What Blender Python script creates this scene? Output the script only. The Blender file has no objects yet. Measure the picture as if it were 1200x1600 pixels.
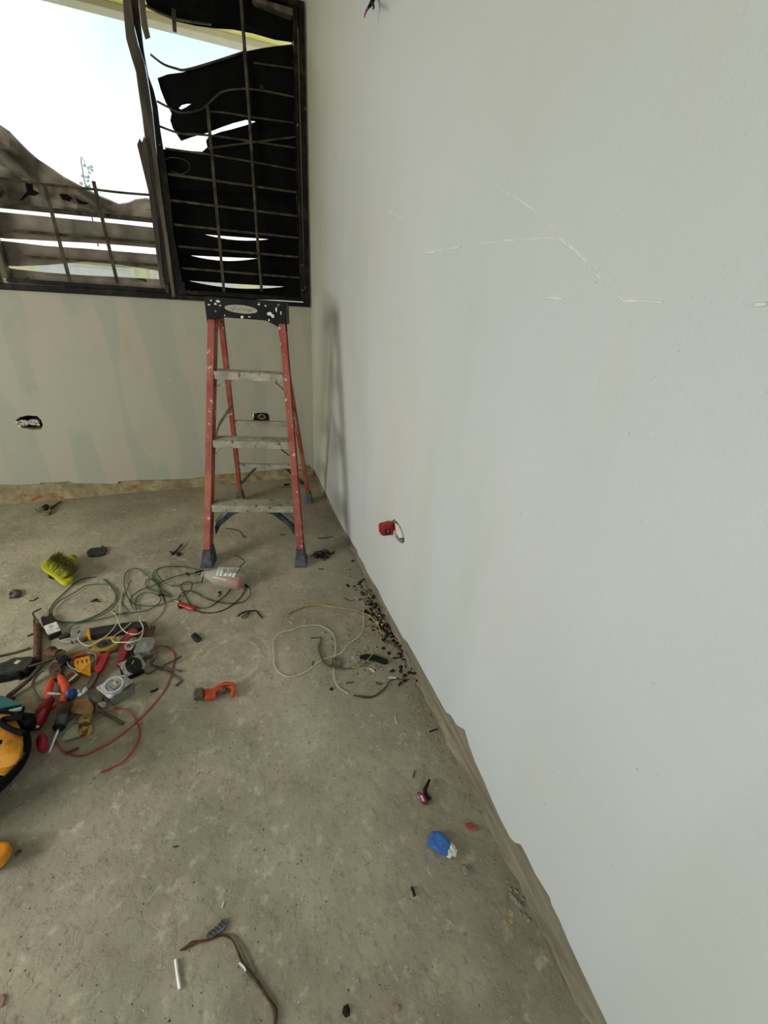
import bpy, bmesh, math, random
import numpy as np
from mathutils import Vector
from mathutils.geometry import tessellate_polygon
random.seed(7)
S = bpy.context.scene
COL = S.collection
# ------------------------------------------------------------------ camera
F_PX, YAW, PIT, ROL, CAMZ = 630.70, 0.364055, 0.461387, 0.066808, 1.21
cy, sy, cp, sp = math.cos(YAW), math.sin(YAW), math.cos(PIT), math.sin(PIT)
FW = np.array([sy*cp, cy*cp, -sp]); RT = np.array([cy, -sy, 0.0]); UP = np.cross(RT, FW)
R2 = math.cos(ROL)*RT + math.sin(ROL)*UP; U2 = -math.sin(ROL)*RT + math.cos(ROL)*UP
cam = bpy.data.cameras.new('camera'); co = bpy.data.objects.new('camera', cam); COL.objects.link(co)
cam.sensor_fit = 'VERTICAL'; cam.sensor_height = 36; cam.sensor_width = 27; cam.lens = F_PX/1600*36
cam.clip_start = .02
from mathutils import Matrix
co.matrix_world = Matrix(((R2[0], U2[0], -FW[0], 0), (R2[1], U2[1], -FW[1], 0), (R2[2], U2[2], -FW[2], CAMZ), (0, 0, 0, 1)))
S.camera = co
S.view_settings.view_transform = 'Standard'; S.view_settings.look = 'None'
S.view_settings.gamma = 1; S.view_settings.use_curve_mapping = False; S.view_settings.exposure = 0.0
# ------------------------------------------------------------------ world
w = bpy.data.worlds.new('sky'); S.world = w; w.use_nodes = True
nt = w.node_tree; nt.nodes.clear()
tc = nt.nodes.new('ShaderNodeTexCoord'); no = nt.nodes.new('ShaderNodeTexNoise'); no.inputs['Scale'].default_value = 2.2; no.inputs['Detail'].default_value = 5
rp = nt.nodes.new('ShaderNodeValToRGB'); rp.color_ramp.elements[0].position = .52; rp.color_ramp.elements[1].position = .72
rp.color_ramp.elements[0].color = (.46, .84, .97, 1); rp.color_ramp.elements[1].color = (1, 1, 1, 1)
bg = nt.nodes.new('ShaderNodeBackground'); bg.inputs[1].default_value = 1.2; ow = nt.nodes.new('ShaderNodeOutputWorld')
nt.links.new(tc.outputs['Generated'], no.inputs['Vector']); nt.links.new(no.outputs['Fac'], rp.inputs[0]); sxw = nt.nodes.new('ShaderNodeSeparateXYZ'); nt.links.new(tc.outputs['Generated'], sxw.inputs[0]); mrw = nt.nodes.new('ShaderNodeMapRange'); mrw.inputs[1].default_value = .20; mrw.inputs[2].default_value = .46; nt.links.new(sxw.outputs[2], mrw.inputs[0])
mxw = nt.nodes.new('ShaderNodeMix'); mxw.data_type = 'RGBA'; mxw.inputs[6].default_value = (1, 1, 1, 1); nt.links.new(mrw.outputs[0], mxw.inputs[0]); nt.links.new(rp.outputs[0], mxw.inputs[7]); nt.links.new(mxw.outputs[2], bg.inputs[0]); nt.links.new(bg.outputs[0], ow.inputs[0])
# ------------------------------------------------------------------ lights: sun outside, daylight through the openings of the room behind/left of the view
def sun(name, rot, e, ang, col=(1, .95, .86)):
    l = bpy.data.lights.new(name, 'SUN'); l.energy = e; l.angle = ang; l.color = col
    o = bpy.data.objects.new(name, l); COL.objects.link(o); o.rotation_euler = rot; return o
sun('sun', (math.radians(42), 0, math.radians(25)), 5.0, .01)
def area(name, loc, aim, sx, sz, e, col):
    l = bpy.data.lights.new(name, 'AREA'); l.shape = 'RECTANGLE'; l.size = sx; l.size_y = sz; l.energy = e; l.color = col
    o = bpy.data.objects.new(name, l); COL.objects.link(o); o.location = loc
    o.rotation_euler = (Vector(aim)-Vector(loc)).to_track_quat('-Z', 'Y').to_euler(); return o
area('window_daylight_left', (-2.86, .62, 1.22), (.5, 1.35, .35), 1.35, 1.0, 64, (1, .975, .915))
area('doorway_daylight_behind', (-.9, -2.35, 1.25), (.3, 1.2, .7), 1.3, 1.9, 21, (.78, .89, 1))
area('window_daylight_back', (-.3, 3.4, 1.95), (-.3, 0, .6), 1.5, 1.2, 9, (1, .98, .88))
# ------------------------------------------------------------------ pixel rays of the reference frame -> points on real planes
X0 = .5333; WA, WB = 3.030, .0642
def ray(px, py):
    return ((px-600)/F_PX)*R2 - ((py-800)/F_PX)*U2 + FW
def G(px, py, z=0.0):
    d = ray(px, py); t = (z-CAMZ)/d[2]; return Vector((d[0]*t, d[1]*t, z))
def BK(px, py, dd=0.0):
    d = ray(px, py); n = np.array([-WB, 1, 0]); t = (WA-WB*X0+dd)/(d@n); return Vector((d[0]*t, d[1]*t, d[2]*t+CAMZ))
def RW(px, py, dx=0.0):
    d = ray(px, py); t = (X0-dx)/d[0]; return Vector((X0-dx, d[1]*t, d[2]*t+CAMZ))
def YP(px, py, y):
    d = ray(px, py); t = y/d[1]; return Vector((d[0]*t, y, d[2]*t+CAMZ))
def WALL(x, z, d=0.0): return Vector((x, WA+WB*(x-X0)+d, z))
NB = Vector((-WB, 1, 0)).normalized()
# ------------------------------------------------------------------ materials
def lin(c): return tuple(((v/255)/12.92 if v/255 <= .04045 else ((v/255+.055)/1.055)**2.4) for v in c)+(1,)
MATS = {}
def mat(name, c, c2=None, sc=20, rough=.6, metal=0, bump=0, bsc=60, lo=.4, hi=.62, spots=None, ssc=60, sth=.64, stretch=None, coat=0):
    if name in MATS: return MATS[name]
    m = bpy.data.materials.new(name); m.use_nodes = True; t = m.node_tree; b = t.nodes['Principled BSDF']
    b.inputs['Roughness'].default_value = rough; b.inputs['Metallic'].default_value = metal
    if coat: b.inputs['Coat Weight'].default_value = coat
    tc = t.nodes.new('ShaderNodeTexCoord'); src = tc.outputs['Object']
    if stretch:
        mp = t.nodes.new('ShaderNodeMapping'); mp.inputs['Scale'].default_value = stretch; t.links.new(src, mp.inputs[0]); src2 = mp.outputs[0]
    else: src2 = src
    n = t.nodes.new('ShaderNodeTexNoise'); n.inputs['Scale'].default_value = sc; n.inputs['Detail'].default_value = 6; n.inputs['Roughness'].default_value = .6
    t.links.new(src2, n.inputs['Vector'])
    r = t.nodes.new('ShaderNodeValToRGB'); r.color_ramp.elements[0].position = lo; r.color_ramp.elements[1].position = hi
    r.color_ramp.elements[0].color = lin(c); r.color_ramp.elements[1].color = lin(c2 or tuple(min(255, v*1.12) for v in c))
    t.links.new(n.outputs['Fac'], r.inputs[0]); out = r.outputs[0]
    if spots:
        n2 = t.nodes.new('ShaderNodeTexNoise'); n2.inputs['Scale'].default_value = ssc; n2.inputs['Detail'].default_value = 3; t.links.new(src, n2.inputs['Vector'])
        r2 = t.nodes.new('ShaderNodeValToRGB'); r2.color_ramp.elements[0].position = sth; r2.color_ramp.elements[1].position = sth+.04; t.links.new(n2.outputs['Fac'], r2.inputs[0])
        mx = t.nodes.new('ShaderNodeMix'); mx.data_type = 'RGBA'; t.links.new(r2.outputs[0], mx.inputs[0]); t.links.new(out, mx.inputs[6]); mx.inputs[7].default_value = lin(spots); out = mx.outputs[2]
    t.links.new(out, b.inputs['Base Color'])
    if bump:
        n3 = t.nodes.new('ShaderNodeTexNoise'); n3.inputs['Scale'].default_value = bsc; n3.inputs['Detail'].default_value = 5; t.links.new(src, n3.inputs['Vector'])
        bp = t.nodes.new('ShaderNodeBump'); bp.inputs['Strength'].default_value = bump; bp.inputs['Distance'].default_value = .004
        t.links.new(n3.outputs['Fac'], bp.inputs['Height']); t.links.new(bp.outputs[0], b.inputs['Normal'])
    MATS[name] = m; return m
def node(t, kind, **kw):
    n = t.nodes.new(kind)
    for k, v in kw.items(): setattr(n, k, v)
    return n
def mixc(t, fac, a, b):
    m = node(t, 'ShaderNodeMix', data_type='RGBA')
    for i, v in ((0, fac), (6, a), (7, b)):
        if isinstance(v, (tuple, float)): m.inputs[i].default_value = v
        else: t.links.new(v, m.inputs[i])
    return m.outputs[2]
def noise(t, vec, sc, lo, hi, det=5, stretch=None, rough=.55):
    if stretch:
        mp = node(t, 'ShaderNodeMapping'); mp.inputs['Scale'].default_value = stretch; t.links.new(vec, mp.inputs[0]); vec = mp.outputs[0]
    n = node(t, 'ShaderNodeTexNoise'); n.inputs['Scale'].default_value = sc; n.inputs['Detail'].default_value = det; n.inputs['Roughness'].default_value = rough; t.links.new(vec, n.inputs['Vector'])
    r = node(t, 'ShaderNodeMapRange'); r.inputs[1].default_value = lo; r.inputs[2].default_value = hi; t.links.new(n.outputs['Fac'], r.inputs[0]); return r.outputs[0]
def math_(t, op, a, b=0.0, clamp=False):
    m = node(t, 'ShaderNodeMath', operation=op, use_clamp=clamp)
    for i, v in ((0, a), (1, b)):
        if isinstance(v, (int, float)): m.inputs[i].default_value = v
        else: t.links.new(v, m.inputs[i])
    return m.outputs[0]
def bump(t, b, hs):
    prev = None
    for h, s, d in hs:
        bp = node(t, 'ShaderNodeBump'); bp.inputs['Strength'].default_value = s; bp.inputs['Distance'].default_value = d; t.links.new(h, bp.inputs['Height'])
        if prev: t.links.new(prev, bp.inputs['Normal'])
        prev = bp.outputs[0]
    t.links.new(prev, b.inputs['Normal'])
def newmat(name, rough):
    m = bpy.data.materials.new(name); m.use_nodes = True; t = m.node_tree; b = t.nodes['Principled BSDF']; b.inputs['Roughness'].default_value = rough
    g = node(t, 'ShaderNodeNewGeometry'); MATS[name] = m; return m, t, b, g.outputs['Position']
# floor: worn dusty concrete
m, t, b, P = newmat('concrete_floor', .85)
c = mixc(t, noise(t, P, 1.6, .38, .66), lin((138, 131, 112)), lin((176, 168, 145)))
c = mixc(t, math_(t, 'MULTIPLY', noise(t, P, 7, .5, .72, 8), .55), c, lin((188, 179, 154)))
c = mixc(t, math_(t, 'MULTIPLY', noise(t, P, 4.2, .52, .7, 7), .5), c, lin((116, 109, 90)))
c = mixc(t, math_(t, 'MULTIPLY', noise(t, P, 26, .58, .72, 6), .5), c, lin((205, 199, 180)))
c = mixc(t, math_(t, 'MULTIPLY', noise(t, P, 60, .6, .68, 4), .5), c, lin((104, 97, 82)))
c = mixc(t, noise(t, P, 150, .70, .74, 2), c, lin((70, 65, 56)))
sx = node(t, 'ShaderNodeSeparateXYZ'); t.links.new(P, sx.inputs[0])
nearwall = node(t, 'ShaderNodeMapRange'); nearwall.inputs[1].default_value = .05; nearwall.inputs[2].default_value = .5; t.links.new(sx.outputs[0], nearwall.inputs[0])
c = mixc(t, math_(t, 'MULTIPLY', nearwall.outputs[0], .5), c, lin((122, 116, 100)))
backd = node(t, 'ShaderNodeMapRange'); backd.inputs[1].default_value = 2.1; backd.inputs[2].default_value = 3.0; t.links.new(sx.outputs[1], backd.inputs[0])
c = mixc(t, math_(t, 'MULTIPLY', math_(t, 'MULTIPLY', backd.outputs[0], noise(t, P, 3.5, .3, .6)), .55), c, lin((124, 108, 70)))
# trowel-mark rings left in the dust
ring = None
for (rx, ry), rr in ((G(362, 1030)[:2], .17), (G(225, 905)[:2], .26), (G(205, 1112)[:2], .05)):
    vd = node(t, 'ShaderNodeVectorMath', operation='DISTANCE'); t.links.new(P, vd.inputs[0]); vd.inputs[1].default_value = (rx, ry, 0)
    wv = math_(t, 'SINE', math_(t, 'ADD', math_(t, 'MULTIPLY', vd.outputs['Value'], 170), math_(t, 'MULTIPLY', noise(t, P, 5, 0, 1), 6)))
    mk = node(t, 'ShaderNodeMapRange'); mk.inputs[1].default_value = rr; mk.inputs[2].default_value = rr*.75; t.links.new(vd.outputs['Value'], mk.inputs[0])
    mi = node(t, 'ShaderNodeMapRange'); mi.inputs[1].default_value = rr*.35; mi.inputs[2].default_value = rr*.6; t.links.new(vd.outputs['Value'], mi.inputs[0])
    k = math_(t, 'MULTIPLY', math_(t, 'MULTIPLY', math_(t, 'MAXIMUM', wv, 0.0), math_(t, 'MULTIPLY', mk.outputs[0], mi.outputs[0])), noise(t, P, 6, .4, .6))
    ring = k if ring is None else math_(t, 'MAXIMUM', ring, k)
c = mixc(t, math_(t, 'MULTIPLY', ring, .4), c, lin((200, 194, 172)))
t.links.new(c, b.inputs['Base Color'])
c = mixc(t, math_(t, 'MULTIPLY', noise(t, P, 17, .60, .66, 9, None, .7), .5), c, lin((196, 188, 164)))
c = mixc(t, math_(t, 'MULTIPLY', noise(t, P, 13, .62, .67, 9, (1.3, .8, 1), .72), .55), c, lin((104, 92, 70)))
t.links.new(c, b.inputs['Base Color'])
bump(t, b, [(noise(t, P, 9, 0, 1, 6), .4, .012), (noise(t, P, 80, 0, 1, 6), .4, .004), (noise(t, P, 22, .5, .75, 8, None, .65), .5, .007)])
# right wall: primed plaster, cool grey with faint green and warm clouds, plus painted bounce light by the back corner
m, t, b, P = newmat('primed_plaster', .62)
c = mixc(t, noise(t, P, .9, .35, .65, 3), lin((191, 197, 197)), lin((198, 204, 207)))
c = mixc(t, math_(t, 'MULTIPLY', noise(t, P, 2.3, .45, .66, 4, (1, 1, .35)), .5), c, lin((196, 193, 182)))
c = mixc(t, math_(t, 'MULTIPLY', noise(t, P, 3.1, .5, .68, 4, (1, 1.3, .3)), .4), c, lin((180, 191, 184)))
ss = node(t, 'ShaderNodeSeparateXYZ'); t.links.new(P, ss.inputs[0])
hi_ = node(t, 'ShaderNodeMapRange'); hi_.inputs[1].default_value = .8; hi_.inputs[2].default_value = 1.6; t.links.new(ss.outputs[2], hi_.inputs[0])
c = mixc(t, math_(t, 'MULTIPLY', hi_.outputs[0], .5), c, lin((184, 187, 178)))
corner_bleed = node(t, 'ShaderNodeMapRange'); corner_bleed.inputs[1].default_value = 1.7; corner_bleed.inputs[2].default_value = 2.9; t.links.new(ss.outputs[1], corner_bleed.inputs[0])
c = mixc(t, math_(t, 'MULTIPLY', math_(t, 'MULTIPLY', corner_bleed.outputs[0], noise(t, P, 2.6, .25, .6, 3, (1, 1.6, .5))), .8), c, lin((182, 178, 146)))  # warm colour bleed towards the back corner, painted into the plaster tone
c = mixc(t, math_(t, 'MULTIPLY', noise(t, P, 110, .74, .78, 2), .5), c, lin((140, 140, 128)))
t.links.new(c, b.inputs['Base Color'])
bump(t, b, [(noise(t, P, 240, 0, 1, 3), .4, .0013), (noise(t, P, 4, 0, 1, 4), .3, .014), (noise(t, P, 70, .55, .8, 3), .25, .0015), (noise(t, P, 90, .6, .8, 2), .2, .001)])
# back wall: skim coated in overlapping vertical bands
m, t, b, P = newmat('skimmed_plaster', .75)
c = mixc(t, noise(t, P, 3.0, .42, .60, 3, (1.5, 1, .35), .4), lin((172, 166, 147)), lin((168, 167, 148)))
c = mixc(t, math_(t, 'MULTIPLY', noise(t, P, 6, .5, .56, 2, (1.2, 1, .18), .3), .6), c, lin((153, 158, 142)))
c = mixc(t, math_(t, 'MULTIPLY', noise(t, P, 9, .56, .7, 6, (1, 1, .6)), .35), c, lin((156, 154, 128)))
c = mixc(t, noise(t, P, 60, .70, .74, 2), c, lin((196, 192, 172)))
t.links.new(c, b.inputs['Base Color'])
bump(t, b, [(noise(t, P, 120, 0, 1, 3), .25, .0015), (noise(t, P, 6, 0, 1, 3, (1, 1, .3)), .3, .008)])
# bare masonry foot with old red paint
m, t, b, P = newmat('bare_masonry', .9)
c = mixc(t, noise(t, P, 14, .4, .62, 6), lin((132, 120, 88)), lin((162, 149, 118)))
c = mixc(t, noise(t, P, 11, .60, .66, 5, (.8, .8, 2)), c, lin((158, 84, 54)))
c = mixc(t, math_(t, 'MULTIPLY', noise(t, P, 30, .5, .7, 5), .5), c, lin((110, 98, 70)))
t.links.new(c, b.inputs['Base Color']); bump(t, b, [(noise(t, P, 30, 0, 1, 6), .7, .008)])
m, t, b, P = newmat('grey_masonry', .9)
c = mixc(t, noise(t, P, 16, .36, .66, 8, (1, .3, 2.2), .68), lin((106, 100, 82)), lin((146, 139, 119)))
c = mixc(t, math_(t, 'MULTIPLY', noise(t, P, 7, .62, .68, 5, (1, .6, 2)), .7), c, lin((140, 104, 78)))
t.links.new(c, b.inputs['Base Color']); bump(t, b, [(noise(t, P, 22, 0, 1, 8, (1, .35, 2), .65), .9, .014)])
M_FLOOR, M_PLASTER, M_SKIM, M_BARE, M_GREYM = [MATS[k] for k in ('concrete_floor', 'primed_plaster', 'skimmed_plaster', 'bare_masonry', 'grey_masonry')]
def glass(name, col, rough=.05, alpha=.25):
    m = bpy.data.materials.new(name); m.use_nodes = True; b = m.node_tree.nodes['Principled BSDF']
    b.inputs['Base Color'].default_value = lin(col); b.inputs['Roughness'].default_value = rough; b.inputs['Alpha'].default_value = alpha
    b.inputs['IOR'].default_value = 1.45; return m
BURNT = mat('burnt_frame', (12, 9, 7), (54, 45, 32), 16, .5, 0, .6, 50, .5, .75, spots=(150, 140, 118), ssc=30, sth=.70)
WEATHER = mat('weathered_frame', (40, 33, 24), (104, 92, 70), 12, .65, 0, .6, 60, .4, .7, stretch=(1, 1, .15))
CHAR = mat('charred_louver', (3, 4, 4), (13, 13, 12), 5, .9, 0, .5, 30, spots=(48, 46, 40), ssc=24, sth=.72)
CHAR.node_tree.nodes['Principled BSDF'].inputs['Specular IOR Level'].default_value = .12
SOOT = mat('sooty_metal', (96, 88, 74), (146, 136, 118), 6, .6, .1, .5, 24, .35, .7, spots=(40, 36, 30), ssc=9, sth=.66)
BAR = mat('scorched_bar', (46, 41, 32), (82, 75, 60), 18, .65, .2, .5, 80)
BLACK = mat('black_rubber', (13, 13, 13), (26, 26, 26), 30, .65)
DKGREY = mat('dark_grey_plastic', (44, 43, 41), (62, 60, 57), 30, .55)
STEEL = mat('dull_steel', (136, 134, 126), (172, 170, 162), 40, .4, .35)
CHROME = mat('bright_steel', (205, 210, 218), (230, 233, 238), 30, .25, .6)
RUST = mat('rusted_iron', (70, 48, 33), (112, 80, 54), 45, .8, .2, .5, 90, spots=(58, 42, 30), ssc=50, sth=.6)
IRON = mat('brown_iron', (62, 52, 40), (98, 86, 70), 35, .6, .4, .3, 90)
GREEN = mat('green_insulation', (36, 66, 46), (58, 98, 66), 9, .45)
DGREEN = mat('dark_green_insulation', (26, 42, 32), (60, 92, 64), 5, .45)
WHITE = mat('white_insulation', (196, 190, 166), (214, 208, 186), 12, .5)
YEL = mat('yellowed_insulation', (150, 122, 68), (184, 158, 96), 10, .5)
REDW = mat('red_insulation', (150, 34, 40), (176, 52, 54), 10, .4)
RED = mat('red_plastic', (138, 20, 26), (160, 34, 34), 20, .35)
DRED = mat('dark_red_grip', (78, 16, 20), (124, 26, 32), 22, .4)
ORANGE = mat('orange_grip', (186, 56, 28), (204, 76, 38), 20, .45)
YELLOW = mat('bright_yellow_plastic', (176, 172, 16), (192, 188, 30), 20, .45)
AMBER = mat('amber_plastic', (200, 124, 16), (216, 146, 28), 20, .45)
PAPER = mat('paper_label', (206, 204, 194), (222, 220, 212), 60, .8)
INK = mat('ink', (70, 72, 70), (84, 86, 84), 60, .8)
WHT = mat('white_plastic', (205, 200, 190), (226, 222, 214), 40, .4)
COPPER = mat('old_copper', (112, 66, 36), (160, 96, 54), 60, .5, .6)
CHARC = mat('charcoal', (24, 20, 18), (52, 44, 38), 60, .9, 0, .6, 120)
STONE = mat('crumb_stone', (116, 110, 94), (162, 155, 136), 60, .95, 0, .5, 120)
# ------------------------------------------------------------------ mesh builder
class MB:
    def __init__(s): s.v = []; s.f = []
    def add(s, vs, fs):
        n = len(s.v); s.v += [Vector(v) for v in vs]; s.f += [tuple(i+n for i in f) for f in fs]; return s
    def poly(s, top, bot, holes=()):
        """prism between two matching loops (lists of Vectors); holes: list of (top, bot)"""
        loops = [(top, bot)]+list(holes); T = [p for l in loops for p in l[0]]; B = [p for l in loops for p in l[1]]; n = len(T)
        tris = tessellate_polygon([l[0] for l in loops])
        fs = [tuple(t) for t in tris]+[tuple(i+n for i in reversed(t)) for t in tris]; k = 0
        for l in loops:
            m = len(l[0]); fs += [(k+i, k+(i+1) % m, n+k+(i+1) % m, n+k+i) for i in range(m)]; k += m
        return s.add(T+B, fs)
    def slab(s, px, zt, zb):
        zt = zt if isinstance(zt, (list, tuple)) else [zt]*len(px)
        T = [G(x, y, z) for (x, y), z in zip(px, zt)]; return s.poly(T, [Vector((p.x, p.y, zb if zb < p.z else p.z-.001)) for p in T])
    def box(s, c, sx, sy, sz, R=None):
        vs = [Vector((a*sx/2, b*sy/2, d*sz/2)) for a in (-1, 1) for b in (-1, 1) for d in (-1, 1)]
        if R: vs = [R @ v for v in vs]
        return s.add([v+Vector(c) for v in vs], [(0, 1, 3, 2), (4, 6, 7, 5), (0, 4, 5, 1), (2, 3, 7, 6), (0, 2, 6, 4), (1, 5, 7, 3)])
    def beam(s, p0, p1, U, wu, wv, V=None):
        """rectangular bar p0->p1, width wu along U, wv along the normal of both"""
        p0, p1 = Vector(p0), Vector(p1); d = (p1-p0).normalized(); U = (Vector(U)-d*Vector(U).dot(d)).normalized(); V = V or d.cross(U)
        vs = [p+U*a*wu/2+V*b*wv/2 for p in (p0, p1) for a, b in ((-1, -1), (1, -1), (1, 1), (-1, 1))]
        return s.add(vs, [(3, 2, 1, 0), (4, 5, 6, 7)]+[(i, (i+1) % 4, 4+(i+1) % 4, 4+i) for i in range(4)])
    def prof(s, prof, p0, p1, U, V):
        n = len(prof); vs = [Vector(p)+U*a+V*b for p in (p0, p1) for a, b in prof]
        tr = tessellate_polygon([[Vector((a, b, 0)) for a, b in prof]])
        return s.add(vs, [tuple(t) for t in tr]+[tuple(i+n for i in t) for t in tr]+[(i, (i+1) % n, n+(i+1) % n, n+i) for i in range(n)])
    def tube(s, pts, r, k=6, smooth=True, closed=False):
        pts = [Vector(p) for p in pts]
        rs = r if isinstance(r, (list, tuple)) else [r]*len(pts)
        if smooth and len(pts) > 2:
            q = []; rr = []; n = len(pts); seg = 6
            for i in range(n-1):
                a, b_, c_, d_ = pts[max(i-1, 0)], pts[i], pts[i+1], pts[min(i+2, n-1)]
                for j in range(seg):
                    u = j/seg; q.append(.5*((2*b_)+(c_-a)*u+(2*a-5*b_+4*c_-d_)*u*u+(3*b_-a-3*c_+d_)*u**3)); rr.append(rs[i]*(1-u)+rs[i+1]*u)
            q.append(pts[-1]); rr.append(rs[-1]); pts, rs = q, rr
        n0 = len(s.v); nrm = None
        for i, p in enumerate(pts):
            d = (pts[min(i+1, len(pts)-1)]-pts[max(i-1, 0)]).normalized()
            if nrm is None: nrm = d.orthogonal().normalized()
            nrm = (nrm-d*nrm.dot(d)); nrm = nrm.normalized() if nrm.length > 1e-6 else d.orthogonal().normalized(); bn = d.cross(nrm)
            for a in range(k):
                an = 2*math.pi*a/k; s.v.append(p+(nrm*math.cos(an)+bn*math.sin(an))*rs[i])
        for i in range(len(pts)-1):
            for a in range(k): s.f.append((n0+i*k+a, n0+i*k+(a+1) % k, n0+(i+1)*k+(a+1) % k, n0+(i+1)*k+a))
        s.f.append(tuple(n0+a for a in reversed(range(k)))); e = n0+(len(pts)-1)*k; s.f.append(tuple(e+a for a in range(k)))
        return s
    def lathe(s, p0, p1, prof, k=14, flat=1.0):
        """prof: list of (t along p0->p1, radius); flat squashes vertically"""
        p0, p1 = Vector(p0), Vector(p1); d = (p1-p0).normalized(); U = d.cross(Vector((0, 0, 1)));
        U = U.normalized() if U.length > .1 else Vector((1, 0, 0)); V = U.cross(d); n0 = len(s.v)
        for t_, r in prof:
            c = p0+(p1-p0)*t_
            for a in range(k): an = 2*math.pi*a/k; s.v.append(c+U*math.cos(an)*r+V*math.sin(an)*r*flat)
        m = len(prof)
        for i in range(m-1):
            for a in range(k): s.f.append((n0+i*k+a, n0+i*k+(a+1) % k, n0+(i+1)*k+(a+1) % k, n0+(i+1)*k+a))
        s.f.append(tuple(n0+a for a in reversed(range(k)))); s.f.append(tuple(n0+(m-1)*k+a for a in range(k))); return s
    def loft(s, loops):
        n = len(loops[0]); n0 = len(s.v)
        for l in loops: s.v += [Vector(p) for p in l]
        for i in range(len(loops)-1):
            for a in range(n): s.f.append((n0+i*n+a, n0+i*n+(a+1) % n, n0+(i+1)*n+(a+1) % n, n0+(i+1)*n+a))
        s.f.append(tuple(n0+a for a in reversed(range(n)))); s.f.append(tuple(n0+(len(loops)-1)*n+a for a in range(n))); return s
    def rock(s, c, r, sq=.6, k=None):
        c = Vector(c); n = 6; vs = [c+Vector((0, 0, r*sq))]+[c+Vector((math.cos(a*1.047)*r*random.uniform(.6, 1.1), math.sin(a*1.047)*r*random.uniform(.6, 1.1), random.uniform(.0, .3)*r)) for a in range(n)]+[c+Vector((0, 0, -r*.1))]
        return s.add(vs, [(0, 1+a, 1+(a+1) % n) for a in range(n)]+[(7, 1+(a+1) % n, 1+a) for a in range(n)])
ORG = {}
def build(name, mb, m, parent=None, label=None, cat=None, group=None, kind=None, smooth=False, bevel=0, sub=0, loc=None):
    xs = [v.x for v in mb.v]; ys = [v.y for v in mb.v]; zs = [v.z for v in mb.v]
    if parent is None: org = Vector(loc) if loc else Vector(((min(xs)+max(xs))/2, (min(ys)+max(ys))/2, min(zs)))
    else: org = ORG[parent.name]
    me = bpy.data.meshes.new(name); me.from_pydata([tuple(v-org) for v in mb.v], [], mb.f); me.update()
    bm = bmesh.new(); bm.from_mesh(me); bmesh.ops.recalc_face_normals(bm, faces=bm.faces)
    if smooth:
        for f in bm.faces: f.smooth = True
        for e in bm.edges:
            if len(e.link_faces) == 2 and e.calc_face_angle(0) > .75: e.smooth = False
    bm.to_mesh(me); bm.free(); me.materials.append(m)
    o = bpy.data.objects.new(name, me); COL.objects.link(o); ORG[o.name] = org.copy()
    if parent: o.parent = parent
    else: o.location = org
    if bevel:
        md = o.modifiers.new('bevel', 'BEVEL'); md.width = bevel; md.segments = 2; md.limit_method = 'ANGLE'; md.angle_limit = .6
    if sub:
        md = o.modifiers.new('sub', 'SUBSURF'); md.levels = sub; md.render_levels = sub
    for k_, v_ in (('label', label), ('category', cat), ('group', group), ('kind', kind)):
        if v_: o[k_] = v_
    return o
def thing(name, loc, label=None, cat=None, group=None, kind=None):
    o = bpy.data.objects.new(name, None); COL.objects.link(o); o.location = loc; ORG[o.name] = Vector(loc); o.empty_display_size = .05
    for k_, v_ in (('label', label), ('category', cat), ('group', group), ('kind', kind)):
        if v_: o[k_] = v_
    return o
#==================================================================== STRUCTURE
XL, XR, YF, ZC = -2.95, X0, -2.6, 2.72
TH = .15
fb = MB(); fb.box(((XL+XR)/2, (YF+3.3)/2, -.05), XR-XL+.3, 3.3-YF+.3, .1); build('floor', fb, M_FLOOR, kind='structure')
cb = MB(); cb.box(((XL+XR)/2, (YF+3.15)/2, ZC+.06), XR-XL+.4, 3.15-YF+.1, .12)
build('ceiling', cb, M_SKIM, kind='structure')
# back wall with window opening and two outlet holes
def wl(pts, d): return [WALL(x, z, d) for x, z in pts]
OPEN = [(-1.115, 1.197), (.526, 1.205), (.526, 2.6), (-1.115, 2.6)]
OUT1 = [BK(*p) for p in ((24, 657), (30, 652), (42, 649), (58, 650), (64, 656), (67, 664), (65, 671), (52, 672), (36, 669), (28, 664))]
OUT2 = [BK(*p) for p in ((395, 647), (403, 645), (417, 645), (421, 649), (422, 661), (396, 660))]
o1 = [(p.x, p.z) for p in OUT1]; o2 = [(p.x, p.z) for p in OUT2]
def grow(pts, s_):
    cx_ = sum(p[0] for p in pts)/len(pts); cz_ = sum(p[1] for p in pts)/len(pts); return [(cx_+(p[0]-cx_)*s_, cz_+(p[1]-cz_)*s_) for p in pts]
outer = [(XL, -.02), (X0+.005, -.02), (X0+.005, ZC), (XL, ZC)]
COATB = .012
mb = MB(); mb.poly(wl(outer, COATB), wl(outer, TH), [(wl(h, COATB), wl(h, TH)) for h in (OPEN, grow(o1, .93), grow(o2, .96))])
wall_back = build('wall_back', mb, M_BARE, kind='structure')
edge = [(-.0, 757), (30, 757.5), (50, 757), (62, 756), (64, 754), (95, 753), (108, 752), (115, 755), (150, 755.5), (183, 756), (186, 752), (215, 750), (250, 749.5), (300, 748), (318, 745), (345, 741), (400, 737), (440, 733), (455, 731), (470, 729), (482, 726), (487, 731), (491, 735)]
ep = [BK(*p) for p in edge]; ep = [(XL, .12), (-2.2, .115), (-1.8, .125)]+[(p.x, p.z) for p in ep]+[(X0, ep[-1].z)]
co_ = ep+[(X0, ZC), (XL, ZC)]
mb = MB(); mb.poly(wl(co_, 0), wl(co_, COATB+.001), [(wl(h, 0), wl(h, COATB+.001)) for h in (OPEN, o1, o2)])
build('plaster_coat', mb, M_SKIM, wall_back)
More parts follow.
